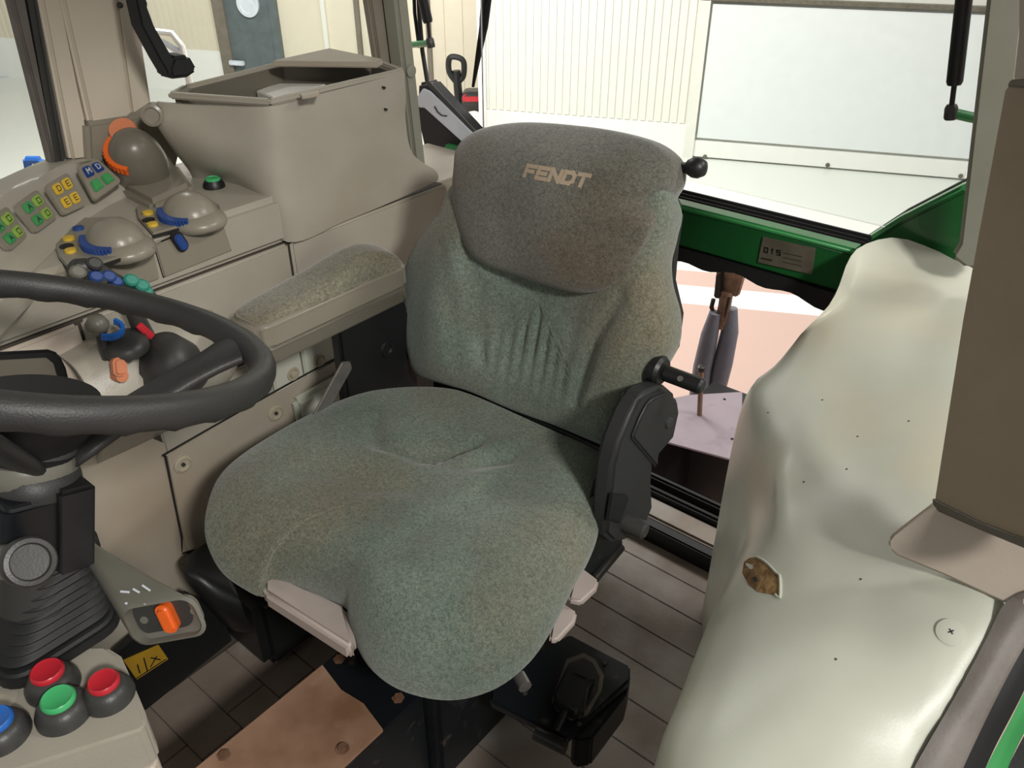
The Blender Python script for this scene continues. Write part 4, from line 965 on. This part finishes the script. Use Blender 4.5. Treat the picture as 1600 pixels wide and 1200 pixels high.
# armrest stub
sc_ = at(1040, 583, Y=1.03)
obj('pivot_disc', lathe(sc_+V((-.01, 0, 0)), (1, 0, 0), [(.024, -.012), (.026, 0), (.022, .006), (0, .006)], 24), 'black', seat)
obj('pivot_stub', lathe(sc_, (1, .05, -.02), [(.0135, 0), (.0135, .062), (.010, .066), (0, .066)], 20), 'black', seat)
obj('stub_hole', lathe(sc_+V((.032, -.0105, .007)), (0, -.8, .5), [(.005, 0), (.0045, .003), (0, .003)], 10), 'steel', seat)
# paddle levers
for pixs, z in ((((905, 882), (936, 905), (932, 918), (908, 940), (888, 935), (895, 910)), .44), (((880, 940), (902, 955), (898, 970), (872, 998), (858, 998), (862, 975)), .42)):
    obj('adjuster_paddle', prism([FZ(z).hit(*p) for p in pixs], FZ(z), -.014, 0, .004, 3), 'seatplastic', seat)
obj('slide_rail', tube([at(970, 855, Z=.36), at(928, 905, Z=.36)], .009, 10), 'dsteel', seat)
u, v = FZ(.30).hit(815, 1054); obj('pivot_nut', lathe((u, v, .285), (1, -.5, 0), [(.012, -.01), (.012, .015), (0, .016)], 10), 'steel', seat)
# pedestal, suspension
obj('suspension', box(SX-.15, .62, .24, SX+.17, .96, .40, .015, 2), 'blackm', seat)
for k in range(4): obj('bellows_fold', box(SX-.165, .605, .25+k*.035, SX+.185, .975, .27+k*.035, .008, 2), 'rubber', seat)
obj('side_frame', prism([FX(-.56).hit(*p) for p in ((905, 800), (965, 740), (975, 850), (930, 900), (900, 900))], FX(-.56), -.03, 0, .005), 'blackm', seat)
obj('pedestal', box(SX-.13, .60, 0, SX+.14, .95, .25, .01), 'blackm', seat)
# armrest on the console side
fa = FZ(0)
ao = [(-1.175, .665), (-1.155, .652), (-1.095, .655), (-1.08, .675), (-1.08, .99), (-1.10, 1.01), (-1.165, 1.02), (-1.185, 1.0), (-1.20, .86), (-1.195, .74)]
def shell(sc, z0_, z1_, m, name, bev, par, tilt=-.0):
    cx, cy = -1.135, .84
    return obj(name, prism([(cx+(x-cx)*sc, cy+(y-cy)*sc) for x, y in ao], FZ(0), z0_, z1_, bev, 3), m, par, smooth=60)
shell(1, .745, .793, 'taupe', 'armrest_tray', .008, seat)
shell(.985, .715, .748, 'taupe_d', 'armrest_lower', .006, seat)
ap = [(x, y, .79) for x, y in ((-1.165, .672), (-1.12, .664), (-1.092, .68), (-1.088, .76), (-1.088, .9), (-1.088, .985), (-1.11, 1.0), (-1.155, 1.008), (-1.178, .98), (-1.19, .86), (-1.187, .74))]
obj('armrest_pad', pillow(FZ(0), ap, lambda u, v: .808+.03*math.exp(-((v-.94)/.11)**2)+.0*u, .775, N=80, K=14, p=3, c=(-1.138, .84)), 'fab3', seat, smooth=180)
fab_ = FX(-1.10)
obj('armrest_bracket', prism([(.83, .54), (.83, .72), (1.0, .72), (1.03, .60), (1.02, .45), (.88, .45)], fab_, -.03, 0, .006), 'black', seat)
u, v = fab_.hit(605, 545); obj('bracket_bolt', lathe(fab_.w(u, v), fab_.n, [(.018, 0), (.016, .004), (.010, .004), (.008, .001), (0, .001)], 18), 'black', seat)
P_ = [at(546, 572, X=-1.09), at(535, 600, X=-1.09), at(505, 655, X=-1.09)]
obj('stay_strut', prism([FX(-1.09).hit(*p) for p in ((536, 566), (548, 565), (551, 576), (510, 650), (490, 650))], FX(-1.09), -.006, 0, .002), 'steel', seat)

# front swivel plate (brown, worn) on its black box
sp2 = thing('base_plate_box', 'low black box with worn brown top plate and bolts in front of the seat', 'base box', (-.78, .42, 0))
obj('box_body', box(-.862, .20, 0, -.690, .60, .243, .004), 'blackm', sp2)
pq = [(-.862, .20), (-.862, .60), (-.695, .60), (-.692, .20)]
obj('front_plate', prism([(-.866, .18), (-.866, .525), (-.8, .512), (-.75, .518), (-.688, .505), (-.688, .18)], FZ(0), .243, .25, .001), 'rust', sp2)
obj('rear_plate', prism([(-.866, .526), (-.8, .513), (-.75, .519), (-.688, .506), (-.688, .60), (-.866, .60)], FZ(0), .243, .2495, .001), 'blackm', sp2)
for x, y in ((530, 1030), (622, 1091), (535, 1170), (350, 1180)):
    u, v = FZ(.25).hit(x, y); bq = obj('bolt', lathe((u, v, .25), (0, 0, 1), [(.011, 0), (.011, .002), (.007, .002), (.007, .006), (0, .006)], 6 if x != 535 else 16), 'rustm', sp2)
# black control box with T handle at right of the seat base
kb = thing('latch_box', 'black metal box with a tee handle latch on the floor beside the seat', 'latch box', (-.53, .79, 0))
def KZ(p, z=.2): return FZ(z).hit(*p)
obj('box_body', prism([KZ(p) for p in ((770, 1060), (890, 990), (985, 1040), (985, 1062), (885, 1155), (765, 1095))], FZ(0), .18, .2, .004), 'blackm', kb)
obj('front_flap', prism([FZ(.17).hit(*p) for p in ((985, 1062), (978, 1090), (925, 1160), (900, 1163), (892, 1150))], FZ(0), .10, .18, .004), 'blackm', kb)
obj('opening_frame', prism([KZ(p, .203) for p in ((885, 1030), (912, 1020), (930, 1030), (944, 1055), (940, 1080), (918, 1118), (892, 1125), (870, 1110), (862, 1095))], FZ(0), .2, .204, .001), 'plate', kb)
obj('opening', prism([KZ(p, .206) for p in ((888, 1036), (912, 1027), (926, 1035), (937, 1056), (934, 1078), (914, 1110), (893, 1115), (876, 1104), (868, 1092))], FZ(0), .2, .2055, .0005), 'ink', kb)
lt = obj('latch_body', prism([KZ(p, .235) for p in ((888, 1036), (930, 1052), (930, 1062), (922, 1068), (912, 1108), (900, 1112), (866, 1092), (864, 1084), (880, 1050))], FZ(0), .205, .235, .006, 3), 'black', kb)
obj('latch_slot', prism([KZ(p, .236) for p in ((898, 1047), (918, 1055), (917, 1060), (897, 1051))], FZ(0), .23, .2365), 'ink', lt)
obj('tee_stem', tube([V((*KZ((888, 1098), .22), .22)), V((*KZ((868, 1142), .2), .2))], .011, 12, sy=.7), 'black', kb)
obj('tee_bar', tube([V((*KZ((836, 1146), .2), .2)), V((*KZ((884, 1170), .2), .2))], .011, 14), 'black', kb)
for x, y in ((820, 1083), (905, 1131), (945, 1037)):
    u, v = FZ(.2).hit(x, y); obj('rivet', lathe((u, v, .2), (0, 0, 1), [(.005, 0), (.004, .002), (0, .002)], 8), 'dgrey', kb)

# ================================================================== steering column
WC = V((-.789, .253, 1.058)); WT = .386
wx = V((1, 0, 0)); wy = V((0, math.cos(WT), -math.sin(WT))); wn = V((0, math.sin(WT), math.cos(WT)))     # wheel plane; its near-driver edge is low
sw = thing('steering_wheel', 'dark grey steering wheel with thick rim at the left edge', 'steering wheel', WC)
ring = []; rr = []
bm = new(); N_ = 120; n2 = 16; rg = []
for i in range(N_):
    a = 2*PI*i/N_; d = wx*math.cos(a)+wy*math.sin(a); c = WC+d*.2
    bump = .0018*max(0, math.sin(a*28)); r0_ = .0140
    row = []
    for j in range(n2):
        t = 2*PI*j/n2; low = max(0, -math.sin(t))
        r_ = r0_+bump*low*1.4
        row.append(bm.verts.new(c+d*(r_*math.cos(t))+wn*(r_*1.12*math.sin(t))))
    rg.append(row)
for i in range(N_):
    for j in range(n2): bm.faces.new((rg[i][j], rg[(i+1) % N_][j], rg[(i+1) % N_][(j+1) % n2], rg[i][(j+1) % n2]))
obj('rim', bm, 'wheel', sw, smooth=80)
hubc = WC - wn*.134
for an in (math.radians(80), math.radians(212), math.radians(300)):
    d = wx*math.cos(an)+wy*math.sin(an)
    H5 = hubc+d*.03+wn*.012; E5 = WC+d*.197-wn*.002; P5 = [H5, H5.lerp(E5, .33)+wn*.004, H5.lerp(E5, .66)+wn*.004, E5]
    bm = new(); s = wn.cross(d); rg = []
    for p, wdt, th in zip(cat(P5, 12, False), [.03, .03, .029, .028, .027, .026, .025, .025, .025, .027, .031, .038], [.013]*8+[.012, .012, .012, .012]):
        rg.append([bm.verts.new(p+s*wdt*math.cos(2*PI*j/14)+wn*th*math.sin(2*PI*j/14)) for j in range(14)])
    for a1, b1 in zip(rg, rg[1:]):
        for j in range(14): bm.faces.new((a1[j], a1[(j+1) % 14], b1[(j+1) % 14], b1[j]))
    bm.faces.new(rg[0]); bm.faces.new(rg[-1])
    obj('spoke', bm, 'wheel', sw, smooth=80)
obj('hub', lathe(hubc-wn*.02, wn, [(.040, -.02), (.044, 0), (.040, .014), (.030, .022), (0, .026)], 36), 'wheel', sw, smooth=60)
obj('hub_cap', lathe(hubc+wn*.018, wn, [(.036, 0), (.035, .008), (.028, .013), (0, .016)], 36), 'dgrey', sw, smooth=60)
sc0 = thing('steering_column', 'dark steering column with bellows, clamp knob and direction lever below the wheel', 'steering column', V((-.80, .15, .6)))
ax = V((0, .28, .96)).normalized()
ct = hubc - wn*.03
X0 = -.80
def Cc(x, y): return at(x, y, X=X0)
obj('upper_boot', lathe(Cc(48, 690), ax, [(.042, -.012), (.046, 0), (.058, .016), (.068, .034), (.064, .048), (0, .05)], 36), 'rubber', sc0, smooth=60)
obj('collar_ring', lathe(Cc(43, 728), ax, [(.0445, -.01), (.0465, -.004), (.0465, .010), (.043, .016)], 36), 'mgrey', sc0)
cc = Cc(40, 786)
obj('switch_housing', prism(rrect(0, 0, .11, .085, .012), Frame(cc, (1, 0, 0), ax.cross(V((1, 0, 0)))), -.055, .03, .006, 3), 'blackm', sc0)
obj('housing_clip', prism(rrect(.047, .024, .03, .036, .004), Frame(cc, (1, 0, 0), ax.cross(V((1, 0, 0)))), -.06, .038, .004), 'black', sc0)
fcc = Frame(cc+V((-.005, .0435, 0)), (-1, 0, 0), ax)
for k_, (u, v) in enumerate(((.0, .0), (.012, .004), (.024, 0))): obj('clip_pin', lathe(fcc.w(u+.0, v-.005, 0), (0, 1, .2), [(.004, -.002), (.004, .003), (0, .003)], 8), 'steel', sc0)
obj('lower_tube', lathe(Cc(55, 900), ax, [(.04, -.03), (.036, .05), (.04, .1)], 32), 'dgrey', sc0)
kc = at(42, 878, X=-.70)
kd = ((CAM-kc).normalized()+RT*.25).normalized()
obj('clamp_knob', lathe(kc, kd, [(.020, -.03), (.0235, .0), (.0235, .012), (.0215, .016), (.0175, .0165), (.016, .013), (.0, .0125)], 36), 'dgrey', sc0, smooth=50)
obj('knob_arm', tube([kc-kd*.09-RT*.05, kc-kd*.03], [.016, .018], 18), 'mgrey', sc0)
# bellows boot: stacked rounded rectangles, each fold proud
B0 = V((-.832, .155, .705))
bm = new(); rg = []; nf = 9
for i in range(nf*6+1):
    t = i/(nf*6); fold = .5-.5*math.cos(2*PI*t*nf); w_ = (.148*(1-t)+.088*t)-.009*(1-fold); h_ = (.124*(1-t)+.08*t)-.009*(1-fold)
    cen = B0+V((.03*t, .035*t, .022+.10*t))
    rg.append([bm.verts.new(cen+V((x, y, 0))) for x, y in rrect(0, 0, w_, h_, .026*(1-t)+.03*t, 5)])
k_ = len(rg[0])
for a1, b1 in zip(rg, rg[1:]):
    for j in range(k_): bm.faces.new((a1[j], a1[(j+1) % k_], b1[(j+1) % k_], b1[j]))
bm.faces.new(rg[0]); bm.faces.new(rg[-1])
obj('bellows', bm, 'rubber', sc0, smooth=35)
obj('bellows_flange', prism(rrect(B0.x, B0.y, .158, .134, .03), FZ(0), B0.z-.004, B0.z+.022, .007, 3), 'rubber', sc0)
# direction lever: flaring grey trumpet with open end and orange rocker
p0 = at(135, 858, X=-.78); p1 = at(256, 970, X=-.64)
ld = (p1-p0).normalized(); Lh = (p1-p0).length
lu = V((0, 0, 1)); e1_ = (RT*.97+UP*.20-FW*.12).normalized(); e2_ = (UP*.93-RT*.2-FW*.35); e2_ = (e2_-e1_*e2_.dot(e1_)).normalized(); fn_ = e1_.cross(e2_)
if e2_.z < 0: e2_ = -e2_
bm = new(); rg = []
prof = [(0, .012, .012, 0), (.15, .014, .013, 0), (.35, .020, .015, 0), (.6, .028, .018, 0), (.85, .037, .022, 0), (1, .042, .0255, 0), (1, .0385, .022, .002), (1, .036, .0195, -.012)]
for t, a_, b__, dn in prof:
    rg.append([bm.verts.new(p0+ld*Lh*t+fn_*dn+e1_*x+e2_*y) for x, y in rrect(0, 0, 2*a_, 2*b__, b__*.65, 5)])
k_ = len(rg[0])
for a1, b1 in zip(rg, rg[1:]):
    for j in range(k_): bm.faces.new((a1[j], a1[(j+1) % k_], b1[(j+1) % k_], b1[j]))
bm.faces.new(rg[0]); bm.faces.new(rg[-1])
lv = obj('direction_lever', bm, 'mgrey', sc0, smooth=50, label='grey flared lever with orange rocker in its end')
fe = Frame(p1-fn_*.012, e1_, e2_); sg = 1
obj('lever_face', prism(rrect(0, 0, .070, .036, .012), fe, 0, .004*sg, .0), 'dgrey', lv, smooth=0)
bm = new(); rq = [(fe.w(-.004+.0*i, 0), ) for i in range(1)]
addp(bm, [(.0, 0)]+[(.0, 0)] if False else rrect(.003, .001, .016, .034, .007), fe, *sorted((0, .016*sg)), .004, 3)
obj('orange_rocker', bm, 'orange', lv)
for sx_ in (-.026, .030): obj('lever_screw', lathe(fe.w(sx_, .0, .003*sg), fn_, [(.005, 0), (.004, .002), (0, .002)], 12), 'mgrey', lv)
tdv = (p0-p1).normalized()*Lh
fsu = Frame(p1+e2_*.0215+tdv*.2, e1_, ld+e2_*.06); ns = .0012 if fsu.n.dot(e2_) > 0 else -.0012
bm = new()
for A, B in (((-.02, .0), (-.012, .002)), ((-.006, 0), (0, .004)), ((.004, -.002), (.012, .004)), ((-.012, .014), (-.006, .016)), ((0, .014), (.010, .018)), ((.014, .014), (.018, .016))):
    stroke(bm, fsu, A, B, .002, *sorted((-ns, ns)))
obj('worn_print', bm, 'silver', lv, smooth=0)
obj('lever_boot', lathe(p0, -ld, [(.014, -.004), (.019, .01), (.022, .03), (.020, .05), (0, .05)], 20), 'rubber', sc0, smooth=60)

# ================================================================== dashboard pod with push buttons
zp = .7
dpd = thing('dash_pod', 'beige dashboard pod with four push buttons at the lower left corner', 'dashboard', (-.85, .12, .3))
pq = [FZ(zp).hit(*p) for p in ((-160, 1030), (60, 1010), (165, 1008), (188, 1022), (205, 1060), (226, 1110), (230, 1130), (222, 1142), (150, 1165), (40, 1200), (-160, 1260))]
obj('pod_top', prism(pq, FZ(0), zp-.06, zp, .012, 4), 'beige', dpd, smooth=60)
cxp = sum(p[0] for p in pq)/len(pq); cyp = sum(p[1] for p in pq)/len(pq)
obj('pod_skirt', prism([(x-.0, y-.004) for x, y in pq], FZ(0), .3, zp-.063, .012, 3), 'pink', dpd, smooth=60)
def push(x, y, cap, label, r=1.0):
    r *= .88
    c = V((*FZ(zp).hit(x, y), zp))
    p = obj('push_button', lathe(c, (0, 0, 1), [(.0315*r, 0), (.031*r, .006), (.027*r, .014), (.021*r, .021), (0, .021)], 36), 'dgrey', dpd, smooth=60, label=label)
    obj('button_cap', lathe(c+V((0, 0, .021)), (0, 0, 1), [(.019*r, 0), (.0195*r, .004), (.017*r, .0065), (.014*r, .005), (0, .005)], 36), cap, p, smooth=60)
    return c
push(84, 1072, 'rbtn', 'push button with a red cap next to the bellows')
push(171, 1088, 'rbtn', 'push button with a red cap at the pod corner', .95)
push(101, 1115, 'gbtn', 'push button with a green cap')
push(4, 1148, 'bblue', 'push button with a blue cap')
c = V((*FZ(zp).hit(-2, 1093), zp)); obj('blank_plug', lathe(c, (0, 0, 1), [(.019, -.002), (.019, .001), (.016, .002), (0, .002)], 28), 'beige', dpd)
